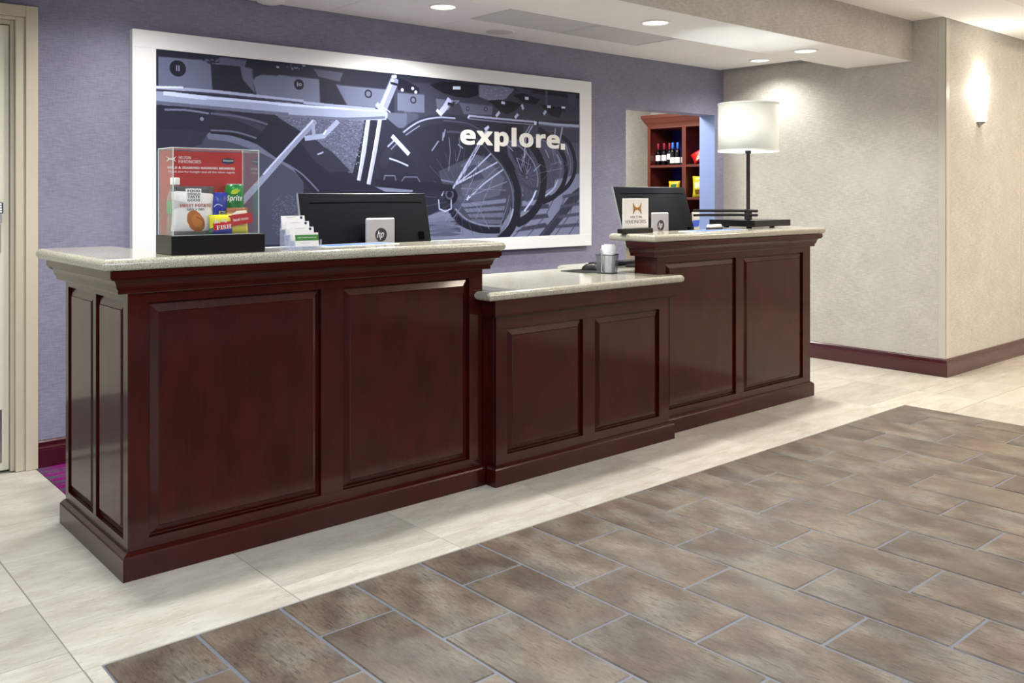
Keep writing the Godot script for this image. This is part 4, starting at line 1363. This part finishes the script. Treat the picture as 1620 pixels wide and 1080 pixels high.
func build_monitor(x0: float, w: float, ybot: float, ytop: float, ztop: float, zbot: float, desk_y: float, px: float, label: String) -> void:
	var lean := (zbot - ztop) / (ytop - ybot)
	var t := thing("computer_monitor", label, "monitor", Vector3(x0 + w / 2, desk_y, zbot))
	var h := (ytop - ybot) * sqrt(1 + lean * lean)
	var T := Transform3D(Basis(Vector3.RIGHT, -atan(lean)), Vector3(0, ybot - desk_y, 0))
	# back shell bulges gently; the screen faces the staff
	begin(); xf = T
	var n := 14
	for j in n:
		for i in n:
			var q: Array[Vector3] = []
			for k in [[0, 0], [1, 0], [1, 1], [0, 1]]:
				var u := float(i + k[0]) / n
				var v := float(j + k[1]) / n
				q.append(Vector3((u - 0.5) * w, v * h - 0.006 * sin(PI * u) * (1.0 if v > 0.95 else 0.0), shell_bulge(u, v)))
			sg = 1
			quad(q[0], q[1], q[2], q[3])
	sg = -1
	commit("back_shell", M.plastic, t)
	begin(); xf = T; span(-w / 2 - 0.002, w / 2 + 0.002, -0.002, h + 0.001, -0.016, -0.0005, 0.002); commit("bezel", M.bezel, t)
	begin(); xf = T; span(-w / 2 + 0.012, w / 2 - 0.012, 0.014, h - 0.012, -0.0172, -0.0161); commit("screen", M.black, t)
	begin(); xf = T
	for i in 24:
		var u0 := 0.07 + 0.88 * i / 24.0
		var u1 := 0.07 + 0.88 * (i + 1) / 24.0
		var v0 := (h - 0.048) / h
		var v1 := (h - 0.043) / h
		quad(Vector3((u0 - 0.5) * w, v0 * h, shell_bulge(u0, v0) + 0.0006), Vector3((u1 - 0.5) * w, v0 * h, shell_bulge(u1, v0) + 0.0006), Vector3((u1 - 0.5) * w, v1 * h, shell_bulge(u1, v1) + 0.0006), Vector3((u0 - 0.5) * w, v1 * h, shell_bulge(u0, v1) + 0.0006))
	commit("vent_slot", M.ink_black, t)
	begin(); xf = T; span(w / 2 - 0.075, w / 2 - 0.045, 0.05, 0.085, 0.003, 0.0145, 0.001); commit("port_cover", M.ink_black, t)
	# silver stand column with the round mark
	var z1 := 0.075
	begin(); span(px - 0.076, px + 0.076, 0.015, 1.176 - desk_y, z1 - 0.014, z1, 0.006); var col := commit("stand_column", M.silver, t)
	begin(); span(px - 0.05, px + 0.05, ybot - desk_y + h * 0.25, 1.15 - desk_y, 0.012, z1 - 0.0145); commit("stand_arm", M.black_matt, t)
	hp_mark(col, Vector3(px, 1.101 - desk_y, z1 + 0.0002), 0.0305)
	begin(); span(px - 0.13, px + 0.13, 0.0005, 0.0145, -0.09, z1 + 0.03, 0.006); commit("stand_foot", M.black_matt, t)

func build_cards() -> void:
	var y := 1.0705
	var t := thing("business_card_holder", "clear stepped acrylic holder of business cards beside the display case", "card holder", Vector3(0.682, y, 1.50))
	begin()
	span(-0.058, 0.058, 0.0, 0.003, -0.062, 0.066)
	for k in 4:
		var z := 0.060 - 0.036 * k
		var yy := 0.012 + 0.021 * k
		span(-0.058, 0.058, yy * 0.0 + 0.003, yy + 0.004, z - 0.003, z - 0.001)
		span(-0.058, -0.052, yy, yy + 0.026, z, z + 0.003)
		span(0.052, 0.058, yy, yy + 0.026, z, z + 0.003)
		span(-0.058, 0.058, yy - 0.002, yy, z - 0.012, z + 0.004)
	commit("tray", pane(0.22, Color(0.85, 0.88, 0.97)), t)
	for k in 4:
		var c := thing("business_card_stack", ["front stack of business cards with a green stripe", "second stack of business cards from the front, behind the green striped one", "third stack of business cards from the front, blue emblem at its corner", "rearmost and highest stack of business cards in the clear holder"][k], "business cards", Vector3(0.682, y + 0.013 + 0.021 * k, 1.560 - 0.036 * k), 0.0, "business cards in the stepped holder")
		c.rotation.x = -0.16
		begin(); span(-0.049, 0.049, 0.0, 0.052, -0.007, -0.0005); commit("cards", M.card, c)
		if k == 0:
			begin(); span(-0.049, 0.049, 0.022, 0.044, -0.0004, 0.0001); commit("green_stripe", M.green, c)
			lettering("a sign of a perfect vacation stay", 0.005, M.card, c, Vector3(-0.040, 0.031, 0.0002), false, Vector3.ZERO, 0.080)
		else:
			begin(); xf = Transform3D(Basis(Vector3.RIGHT, PI / 2), Vector3(0.034, 0.044, -0.0003)); lathe([Vector2(0.0055, 0), Vector2(0.0055, 0.0005), Vector2(0.0, 0.0005)], Vector3.ZERO, 18); commit("emblem", M.navy, c)
		begin(); span(-0.030, 0.012, 0.0462 if k else 0.012, 0.0472 if k else 0.013, -0.0003, 0.0001); commit("print_line", M.steel, c)

func leaflet(x: float, z: float, w: float, d: float, turn: float, label: String) -> void:
	var t := thing("leaflet", label, "leaflet", Vector3(x, 1.0705, z), turn, "blue and white leaflets on the counter")
	begin(); span(-w / 2, w / 2, 0.0, 0.0022, -d / 2, d / 2); commit("sheets", M.paper_white, t)
	begin(); span(-w / 2 + 0.02, w / 2 - 0.012, 0.0023, 0.0028, -d / 2 + 0.02, d / 2 - 0.014); commit("blue_print", M.blue, t)

func build_lamp() -> void:
	var bx := 3.800
	var bz := 1.400
	var y := 1.0705
	var t := thing("table_lamp", "black table lamp with a white drum shade at the end of the counter", "lamp", Vector3(bx, y, bz))
	begin(); box(Vector3(0.185, 0.029, -0.12), Vector3(0.40, 0.040, 0.34), 0.002); commit("base", M.black, t)
	begin()
	for q in [[0.03, -0.02], [0.28, -0.02], [0.03, -0.19], [0.28, -0.19]]: span(q[0] - 0.012, q[0] + 0.012, 0.0, 0.010, q[1] - 0.012, q[1] + 0.012)
	commit("foot", M.black_matt, t)
	begin(); lathe([Vector2(0.0115, 0.045), Vector2(0.0115, 0.70), Vector2(0.0, 0.70)], Vector3(0.012, 0, -0.015), 20); commit("pole", M.black_matt, t)
	begin(); span(-0.006, 0.030, 0.052, 0.118, -0.033, 0.003, 0.003); commit("collar", M.black_matt, t)
	for k in 2:
		begin()
		tube([Vector3(0.005, 0.108 - 0.026 * k, 0.055), Vector3(0.005, 0.108 - 0.026 * k, -0.12), Vector3(-0.004, 0.104 - 0.030 * k, -0.42)], 0.0085, 12)
		commit("arm", M.black_matt, t)
	begin(); lathe([Vector2(0.012, 0.462), Vector2(0.018, 0.464), Vector2(0.018, 0.490), Vector2(0.012, 0.494)], Vector3(0.012, 0, -0.015), 20); commit("socket", M.black_matt, t)
	var c := Vector3(0.012, 0, -0.015)
	begin()
	lathe([Vector2(0.184, 0.478), Vector2(0.1835, 0.770)], c, 64)
	lathe([Vector2(0.1815, 0.770), Vector2(0.182, 0.478)], c, 64)
	lathe([Vector2(0.182, 0.478), Vector2(0.184, 0.478)], c, 64); lathe([Vector2(0.1835, 0.770), Vector2(0.1815, 0.770)], c, 64)
	var sh := commit("shade", M.shade, t)
	begin()
	for yy in [[0.474, 0.486], [0.762, 0.774]]:
		begin()
		lathe([Vector2(0.1815, yy[0]), Vector2(0.1855, yy[0]), Vector2(0.1858, yy[1]), Vector2(0.1815, yy[1])], c, 64)
		commit("shade_trim", M.shade, sh)
	begin()
	for k in 3:
		tube([c + Vector3(0, 0.692, 0), c + Vector3(0.182 * sin(TAU * k / 3.0), 0.765, 0.182 * cos(TAU * k / 3.0))], 0.002, 6)
	commit("spider", M.silver, sh)
	begin(); lathe([Vector2(0.0, 0.494), Vector2(0.014, 0.497), Vector2(0.016, 0.520), Vector2(0.030, 0.560), Vector2(0.030, 0.580), Vector2(0.018, 0.602), Vector2(0.0, 0.608)], c, 24); commit("bulb", glow(Color(1.0, 1.0, 0.95), 1.0), t)
	var l := OmniLight3D.new()
	l.name = "lamp_bulb_light"; l.position = c + Vector3(0, 0.57, 0); l.light_energy = 0.12; l.light_color = Color(0.97, 1.0, 1.0); l.light_size = 0.025; l.omni_range = 8.0; l.omni_attenuation = 2.0; l.shadow_enabled = true
	t.add_child(l)

func build_plaque() -> void:
	var t := thing("honors_plaque", "white plaque with a gold emblem on a black stand, before the right monitor", "sign", Vector3(2.752, 1.0705, 1.400))
	begin(); span(-0.125, 0.125, 0.0, 0.026, -0.03, 0.012, 0.003); commit("stand", M.black, t)
	begin(); span(-0.104, 0.104, 0.0265, 0.188, -0.012, -0.006, 0.001); var p := commit("panel", M.card, t)
	begin()
	xf = Transform3D(Basis(Vector3.RIGHT, PI / 2), Vector3(0.008, 0.133, -0.0055))
	var o: Array = []
	for q in [[-0.034, -0.034], [-0.020, -0.012], [0.0, -0.005], [0.020, -0.012], [0.034, -0.034], [0.027, 0.0], [0.034, 0.034], [0.020, 0.012], [0.0, 0.005], [-0.020, 0.012], [-0.034, 0.034], [-0.027, 0.0]]: o.append_array([q[0], q[1] * 0.85])
	prism(pv(o), 0.0, 0.004)
	commit("emblem", M.gold, p)
	lettering("HILTON", 0.014, M.ink, p, Vector3(-0.044, 0.080, -0.0058), false, Vector3.ZERO, 0.090)
	lettering("HHONORS", 0.0185, M.ink, p, Vector3(-0.083, 0.053, -0.0058), false, Vector3.ZERO, 0.166)

func build_low_counter() -> void:
	var y := 0.8575
	var t := thing("pencil_cup", "square black mesh pencil cup holding a white paper roll and pens", "pencil cup", Vector3(2.598, y, 1.325), 0.35)
	begin()
	var w := 0.047
	var hh := 0.100
	for s in 4:
		var a := PI / 2 * s
		var B := Basis(Vector3.UP, a)
		for k in 15:
			var u := -1.0 + 2.0 * k / 14.0
			xf = Transform3D(B, Vector3.ZERO)
			tube([Vector3(u * w * 0.88, 0.002, w * 0.88), Vector3(u * w, hh, w)], 0.0006, 4, false)
		for k in 15:
			var f := 0.88 + 0.12 * k / 14.0
			tube([Vector3(-w * f, 0.002 + hh * k / 14.0, w * f), Vector3(w * f, 0.002 + hh * k / 14.0, w * f)], 0.0006, 4, false)
	commit("wire_mesh", mat(Color(0.42, 0.44, 0.47), 0.4, 0.3), t)
	begin(); xf = Transform3D(); span(-w * 0.9, w * 0.9, 0.0, 0.002, -w * 0.9, w * 0.9); commit("cup_base", M.black_matt, t)
	begin()
	for s in 4:
		xf = Transform3D(Basis(Vector3.UP, PI / 2 * s), Vector3.ZERO)
		tube([Vector3(-w, hh, w), Vector3(w, hh, w)], 0.0022, 8)
	commit("rim", mat(Color(0.22, 0.23, 0.24), 0.4, 0.5), t)
	var p := thing("paper_roll", "curled white paper standing in the mesh pencil cup", "paper", Vector3(2.606, y + 0.003, 1.322))
	p.rotation.z = -0.06
	begin()
	lathe([Vector2(0.037, 0.0), Vector2(0.041, 0.145)], Vector3.ZERO, 26, -2.2, 2.6); lathe([Vector2(0.0402, 0.145), Vector2(0.0362, 0.0)], Vector3.ZERO, 26, -2.2, 2.6)
	lathe([Vector2(0.029, 0.0), Vector2(0.031, 0.152)], Vector3.ZERO, 24, -0.6, 3.4)
	commit("sheet", M.paper_white, p)
	for k in 2:
		var q := thing("pen", ["grey pen leaning out at the left of the mesh cup", "dark pen leaning out of the mesh cup behind the grey one"][k], "pen", Vector3(2.566 + 0.006 * k, y + 0.0035, 1.330 - 0.012 * k), 0.0, "pens in the mesh cup")
		q.rotation = Vector3(0.0, 0.0, 0.17 - 0.07 * k)
		begin(); tube([Vector3(0, 0.010, 0), Vector3(0, 0.118, 0)], 0.004, 10); commit("barrel", [M.silver, M.ink][k], q)
		begin(); lathe([Vector2(0.0, 0.0), Vector2(0.004, 0.010)], Vector3.ZERO, 10); commit("tip", M.silver, q)
		begin(); lathe([Vector2(0.0045, 0.119), Vector2(0.0045, 0.128), Vector2(0.0, 0.130)], Vector3.ZERO, 10); commit("end_cap", M.silver, q)
	begin(); span(2.500, 2.728, y, y + 0.003, 1.065, 1.262, 0.001)
	tag(commit("mouse_pad", M.black_matt), "dark mouse pad on the lower granite counter", "mouse pad")
	t = thing("computer_mouse", "black computer mouse on the dark pad beside the pencil cup", "mouse", Vector3(2.655, y + 0.0035, 1.155), 0.3)
	begin()
	sg = 1
	var n := 12
	for j in n:
		for i in n:
			var q: Array[Vector3] = []
			for k in [[0, 0], [1, 0], [1, 1], [0, 1]]:
				var u := (float(i + k[0]) / n) * 2 - 1
				var v := (float(j + k[1]) / n) * 2 - 1
				var ww := 0.031 * (1.0 - 0.12 * cos(v * 2.0))
				q.append(Vector3(u * ww * sqrt(1 - 0.35 * v * v), 0.036 * pow(maxf(0, 1 - u * u * u * u), 0.5) * pow(maxf(0, 1 - v * v * v * v), 0.6) * (1 - 0.2 * v), -v * 0.056))
			quad(q[0], q[1], q[2], q[3])
	commit("shell", M.black, t)
	begin(); box(Vector3(0, 0.0335, -0.030), Vector3(0.006, 0.008, 0.018), 0.002); commit("scroll_wheel", M.silver, t)
	t = thing("keyboard", "black computer keyboard on the staff work surface behind the pencil cup", "keyboard", Vector3(3.08, 0.8575, 0.965), 0.0)
	begin(); span(-0.20, 0.22, 0.0, 0.014, -0.065, 0.065, 0.003); commit("case", M.black_matt, t)
	begin()
	for i in 15:
		for j in 5: span(-0.19 + 0.026 * i, -0.19 + 0.026 * i + 0.021, 0.0142, 0.020, -0.058 + 0.023 * j, -0.058 + 0.023 * j + 0.019, 0.001)
	var keys := commit("key_caps", M.black, t); keys.set_meta("kind", "stuff")

func wine_bottle(x: float, y: float, z: float, cap: Material, lw: float, label: String) -> void:
	var t := thing("wine_bottle", label, "bottle", Vector3(x, y, z), -PI / 2 + 0.5, "wine bottles on the pantry shelf")
	begin(); lathe([Vector2(0.0, 0.002), Vector2(0.024, 0.0), Vector2(0.027, 0.004), Vector2(0.027, 0.120), Vector2(0.024, 0.136), Vector2(0.014, 0.150), Vector2(0.0105, 0.158), Vector2(0.0105, 0.166)], Vector3.ZERO, 24); commit("body", M.dark_glass, t)
	begin(); lathe([Vector2(0.0108, 0.160), Vector2(0.0125, 0.162), Vector2(0.0125, 0.214), Vector2(0.011, 0.217), Vector2(0.0, 0.217)], Vector3.ZERO, 20); commit("capsule", cap, t)
	begin(); lathe([Vector2(0.0274, lw), Vector2(0.0274, lw + 0.056)], Vector3.ZERO, 22, -1.5, 1.5); commit("paper_label", M.card, t)

func build_pantry() -> void:
	M.dark_glass = mat(Color(0.02, 0.02, 0.03), 0.12)
	M.shelf_blue = mat(Color(0.02, 0.06, 0.42), 0.5)
	var fx := 5.90
	var bx := 6.26
	var z0 := -0.19
	var z1 := -1.205
	var t := thing("pantry_shelving", "reddish wooden pantry shelving with a crown top seen through the wall opening", "shelving", Vector3(0, 0, 0))
	begin(); span(bx, bx + 0.02, 0.10, 2.0, z1, z0); commit("back_panel", M.shelf_blue, t)
	for z in [z1, -0.768, z0 - 0.03]:
		begin(); span(fx + 0.02, bx - 0.001, 0.1005, 1.9215, z, z + 0.022, 0.001); commit("upright", M.shelf_wood, t)
		begin(); span(fx, fx + 0.019, 0.1005, 1.9215, z - 0.012 if z != z1 else z, z + 0.034, 0.001); commit("face_stile", M.shelf_wood, t)
	for y in [0.42, 0.83, 1.230, 1.541]:
		for s in [[z1 + 0.0225, -0.7685], [-0.7455, z0 - 0.0305]]:
			begin(); span(fx + 0.003, bx - 0.001, y, y + 0.024, s[0], s[1], 0.001); commit("shelf", M.shelf_wood, t)
	begin(); span(fx, bx, 1.922, 1.98, z1, z0 - 0.001, 0.001); commit("top_rail", M.shelf_wood, t)
	begin(); span(fx - 0.004, bx, 0.001, 0.10, z1, z0 - 0.001, 0.001); commit("plinth", M.shelf_wood, t)
	begin(); sweep([Vector2(-0.02, 1.945), Vector2(0.004, 1.945), Vector2(0.008, 1.96), Vector2(0.022, 1.98), Vector2(0.036, 2.01), Vector2(0.046, 2.025), Vector2(0.046, 2.055), Vector2(-0.02, 2.055)], pv([bx, z1, fx, z1, fx, z0]), false)
	begin()
	sweep([Vector2(-0.02, 1.945), Vector2(0.004, 1.945), Vector2(0.008, 1.96), Vector2(0.022, 1.98), Vector2(0.036, 2.01), Vector2(0.046, 2.025), Vector2(0.046, 2.055), Vector2(-0.02, 2.055)], pv([bx, z1, fx, z1, fx, z0]), false)
	commit("crown", M.shelf_wood, t)
	var sy := 1.5655
	var pink := mat(Color(0.55, 0.10, 0.18), 0.4)
	wine_bottle(6.0, sy, -1.150, pink, 0.045, "red capped wine bottle at the left end of the pantry shelf")
	wine_bottle(6.0, sy, -1.075, pink, 0.045, "red capped wine bottle second from the left on the pantry shelf")
	wine_bottle(6.0, sy, -1.008, pink, 0.055, "red capped wine bottle next to the blue capped ones")
	wine_bottle(5.97, sy, -0.945, M.blue, 0.018, "blue capped wine bottle beside the third red capped one")
	wine_bottle(5.97, sy, -0.885, M.blue, 0.018, "blue capped wine bottle in the middle of the blue capped three")
	wine_bottle(5.99, sy, -0.822, M.blue, 0.018, "blue capped wine bottle half hidden by the shelf upright")
	var im := new_image(96, 64, Color(0.80, 0.12, 0.14))
	_pg(im, Color(0.93, 0.88, 0.84), [14, 52, 30, 34, 60, 14, 84, 14, 90, 52]); _speckle(im, Color(0.75, 0.25, 0.2), 90, 4, [10, 10, 90, 10, 90, 60, 10, 60])
	var b := thing("snack_bag", "red and white snack bag on the pantry shelf right of the wine", "snack", Vector3(6.03, sy, -0.630), -PI / 2 + 0.35, "snacks on the pantry shelves")
	b.rotation.z = 0.5
	b.position.y += 0.047
	bag("bag", 0.19, 0.10, 0.06, printed(im, 0.3), b, 12)
	im = new_image(64, 96, Color(0.74, 0.70, 0.12))
	_pg(im, Color(0.85, 0.83, 0.70), [10, 30, 50, 24, 54, 50, 14, 56]); _pg(im, Color(0.40, 0.26, 0.12), [14, 62, 50, 60, 46, 82, 18, 84])
	b = thing("snack_bag", "tall yellow snack bag on the lower right pantry shelf", "snack", Vector3(6.0, 1.2545, -0.655), -PI / 2 + 0.3, "snacks on the pantry shelves")
	bag("bag", 0.13, 0.20, 0.05, printed(im, 0.3), b, 14)
	im = new_image(64, 64, Color(0.85, 0.68, 0.08))
	_pg(im, Color(0.15, 0.35, 0.15), [14, 14, 50, 10, 46, 34, 20, 36]); _pg(im, Color(0.75, 0.12, 0.1), [0, 48, 64, 48, 64, 64, 0, 64])
	b = thing("snack_box", "yellow snack box on the lower pantry shelf under the wine", "snack", Vector3(6.0, 1.2545, -0.95), -PI / 2 + 0.25, "snacks on the pantry shelves")
	bag("bag", 0.12, 0.155, 0.05, printed(im, 0.3), b, 15)
	im = new_image(64, 64, Color(0.78, 0.76, 0.70))
	_pg(im, Color(0.25, 0.35, 0.75), [6, 20, 40, 18, 36, 34, 8, 36]); _pg(im, Color(0.45, 0.25, 0.18), [4, 44, 60, 40, 60, 64, 4, 64])
	b = thing("snack_bag", "white, blue and brown snack bag low in the pantry", "snack", Vector3(6.0, 0.8545, -0.655), -PI / 2 + 0.3, "snacks on the pantry shelves")
	bag("bag", 0.15, 0.26, 0.06, printed(im, 0.3), b, 16)
	t = thing("pantry_counter", "granite topped pale counter along the back of the pantry", "counter", Vector3(0, 0, 0))
	begin(); slab(rect_outline(3.73, 5.62, -1.498, -1.06), 0.765, 0.80); commit("counter_slab", M.granite, t)
	begin(); span(3.74, 5.58, 0.001, 0.7645, -1.495, -1.10); commit("counter_body", M.cream, t)
	var l := AreaLight3D.new()
	var pl := thing("unseen_panel_light", "cool white ceiling panel inside the pantry", "ceiling light", Vector3(4.9, 2.398, -0.80))
	begin(); span(-0.3, 0.3, -0.016, -0.001, -0.3, 0.3, 0.002); commit("diffuser", glow(Color(0.86, 0.93, 1.0), 1.0), pl)
	l.name = "panel_beam"
	l.position = Vector3(0, -0.022, 0); l.rotation.x = -PI / 2
	l.area_size = Vector2(0.6, 0.6); l.area_range = 8.0; l.light_energy = 2.3; l.light_color = Color(1.0, 0.985, 0.94); l.shadow_enabled = true
	pl.add_child(l)

func build_sconce() -> void:
	var t := thing("wall_sconce", "tapered frosted glass wall sconce with a small metal foot", "wall light", Vector3(6.035, 1.80, 1.8725))
	begin()
	var prof: Array = [Vector2(0.0, 0.016), Vector2(0.046, 0.016), Vector2(0.050, 0.03), Vector2(0.072, 0.352), Vector2(0.068, 0.352), Vector2(0.046, 0.03), Vector2(0.0, 0.024)]
	lathe(prof, Vector3(0, 0, 0.0), 28, -PI / 2, PI / 2)
	commit("glass_shade", glow(Color(1.0, 0.97, 0.91), 0.75), t)
	begin(); lathe([Vector2(0.0, -0.026), Vector2(0.009, -0.022), Vector2(0.012, -0.012), Vector2(0.034, 0.006), Vector2(0.046, 0.0155), Vector2(0.0, 0.0155)], Vector3.ZERO, 24, -PI / 2, PI / 2); commit("metal_foot", M.steel, t)
	begin(); span(-0.03, 0.03, 0.03, 0.30, 0.0005, 0.004, 0.001); commit("back_plate", M.steel, t)
	var l := OmniLight3D.new()
	l.name = "sconce_bulb"; l.position = Vector3(0, 0.25, 0.035); l.light_energy = 0.09; l.light_color = Color(1.0, 0.97, 0.92); l.light_size = 0.03; l.omni_range = 10.0; l.omni_attenuation = 2.0; l.shadow_enabled = true
	t.add_child(l)

func build_small_fittings() -> void:
	var t := thing("ceiling_speaker", "flat round grey ceiling speaker between the wall and the air grilles", "speaker", Vector3(2.82, 2.3375, 0.166))
	begin(); lathe([Vector2(0.0, -0.006), Vector2(0.078, -0.006), Vector2(0.086, -0.004), Vector2(0.088, 0.0), Vector2(0.0, 0.0)], Vector3.ZERO, 40); commit("grille", M.grille, t)
	begin(); lathe([Vector2(0.088, -0.003), Vector2(0.094, -0.004), Vector2(0.096, 0.0), Vector2(0.088, 0.0)], Vector3.ZERO, 40); commit("trim_ring", M.ceiling_tile, t)
	t = thing("ceiling_speaker", "pale round ceiling fitting cut off at the top edge, above the picture", "speaker", Vector3(1.262, 2.3375, 0.075))
	begin(); lathe([Vector2(0.0, -0.02), Vector2(0.05, -0.018), Vector2(0.072, -0.010), Vector2(0.076, 0.0), Vector2(0.0, 0.0)], Vector3.ZERO, 36); commit("cover", M.ceiling_tile, t)
	t = thing("stapler", "small white stapler on the counter behind the leaflets", "stapler", Vector3(3.50, 1.0705, 1.36), 0.1)
	begin(); span(-0.07, 0.07, 0.0, 0.010, -0.018, 0.018, 0.003); commit("stapler_base", M.ink, t)
	begin(); span(-0.068, 0.066, 0.0105, 0.030, -0.016, 0.016, 0.006); commit("arm", M.card, t)

func _ready() -> void:
	rng.seed = 77
	var cam := Camera3D.new()
	cam.name = "camera"
	add_child(cam)
	cam.position = Vector3(-1.0048, 1.2807, 4.6741)
	cam.rotation.y = -0.7175
	var near := 0.05
	var f := 1438.25
	cam.set_frustum(near * 1080.0 / f, Vector2(0.0, -(540.0 - 307.37) / f * near), near, 60.0)
	cam.current = true
	var we := WorldEnvironment.new()
	we.name = "environment"
	var env := Environment.new()
	env.background_mode = Environment.BG_COLOR
	env.background_color = Color(0.5, 0.5, 0.5)
	env.background_energy_multiplier = 0.2
	env.tonemap_mode = Environment.TONE_MAPPER_LINEAR
	env.tonemap_exposure = 2.2
	env.sdfgi_enabled = true
	env.ssao_enabled = true
	env.ssil_enabled = true
	we.environment = env
	add_child(we)
	make_materials()
	# added unseen lobby panels: cool left ones stand for daylight, warm on the right
	var cool := Color(0.90, 0.95, 1.0)
	var warm := Color(1.0, 0.925, 0.84)
	for q in [[-1.3, 3.6, cool, "nearest the keypad door"], [-1.3, 6.2, cool, "along the left wall"], [1.2, 5.4, cool, "over the middle of the inlay"], [1.2, 7.6, cool, "beside the front wall"]]:
		added_panel_light(q[0], q[1], 0.6, 0.6, 2.75, q[2], "added unseen cool white square lobby ceiling panel, " + q[3])
	for q in [[4.2, 4.6, warm, "over the right edge of the inlay"], [4.2, 7.2, warm, "over the inlay by the front wall"], [6.8, 3.6, warm, "nearest the sconce wall"], [6.8, 6.4, warm, "farthest right"]]:
		added_panel_light(q[0], q[1], 0.6, 0.6, 2.75, q[2], "added unseen warm white square lobby ceiling panel, " + q[3])
	var white := Color(1.0, 0.99, 0.95)
	downlight(2.928, 2.2395, 1.383, "bright recessed downlight in the bulkhead right of the air grilles", 1.45, white)
	downlight(4.460, 2.2395, 1.389, "recessed downlight in the bulkhead nearest the right wall", 1.45, white)
	downlight(1.396, 2.2395, 1.385, "recessed downlight in the bulkhead above the long cabinet", 1.45, white)
	downlight(-0.136, 2.2395, 1.385, "recessed downlight in the bulkhead above the left counter end", 1.2, white)
	downlight(2.067, 2.338, 0.564, "bright recessed downlight left of the air grilles over the picture", 1.7, white)
	downlight(5.177, 2.338, 0.560, "recessed downlight in the corner above the table lamp shade", 0.6, white)
	downlight(0.512, 2.338, 0.562, "recessed downlight above the left end of the picture", 0.6, white)
	build_room()
	build_floor()
	build_door()
	build_desk()
	build_picture()
	build_sconce()
	build_pantry()
	build_display()
	build_monitor(0.882, 0.672, 1.020, 1.285, 1.105, 1.165, 0.7605, 0.0, "black monitor seen from behind, left of the two, behind the business cards")
	build_monitor(2.905, 0.655, 0.995, 1.325, 1.085, 1.185, 0.8575, -0.11, "black monitor seen from behind, in front of the pantry opening")
	build_cards()
	leaflet(0.99, 1.395, 0.36, 0.13, 0.04, "blue and white leaflet before the left monitor")
	leaflet(3.34, 1.475, 0.50, 0.12, 0.0, "blue and white leaflet between the plaque and the lamp")
	build_plaque()
	build_lamp()
	build_low_counter()
	build_small_fittings()
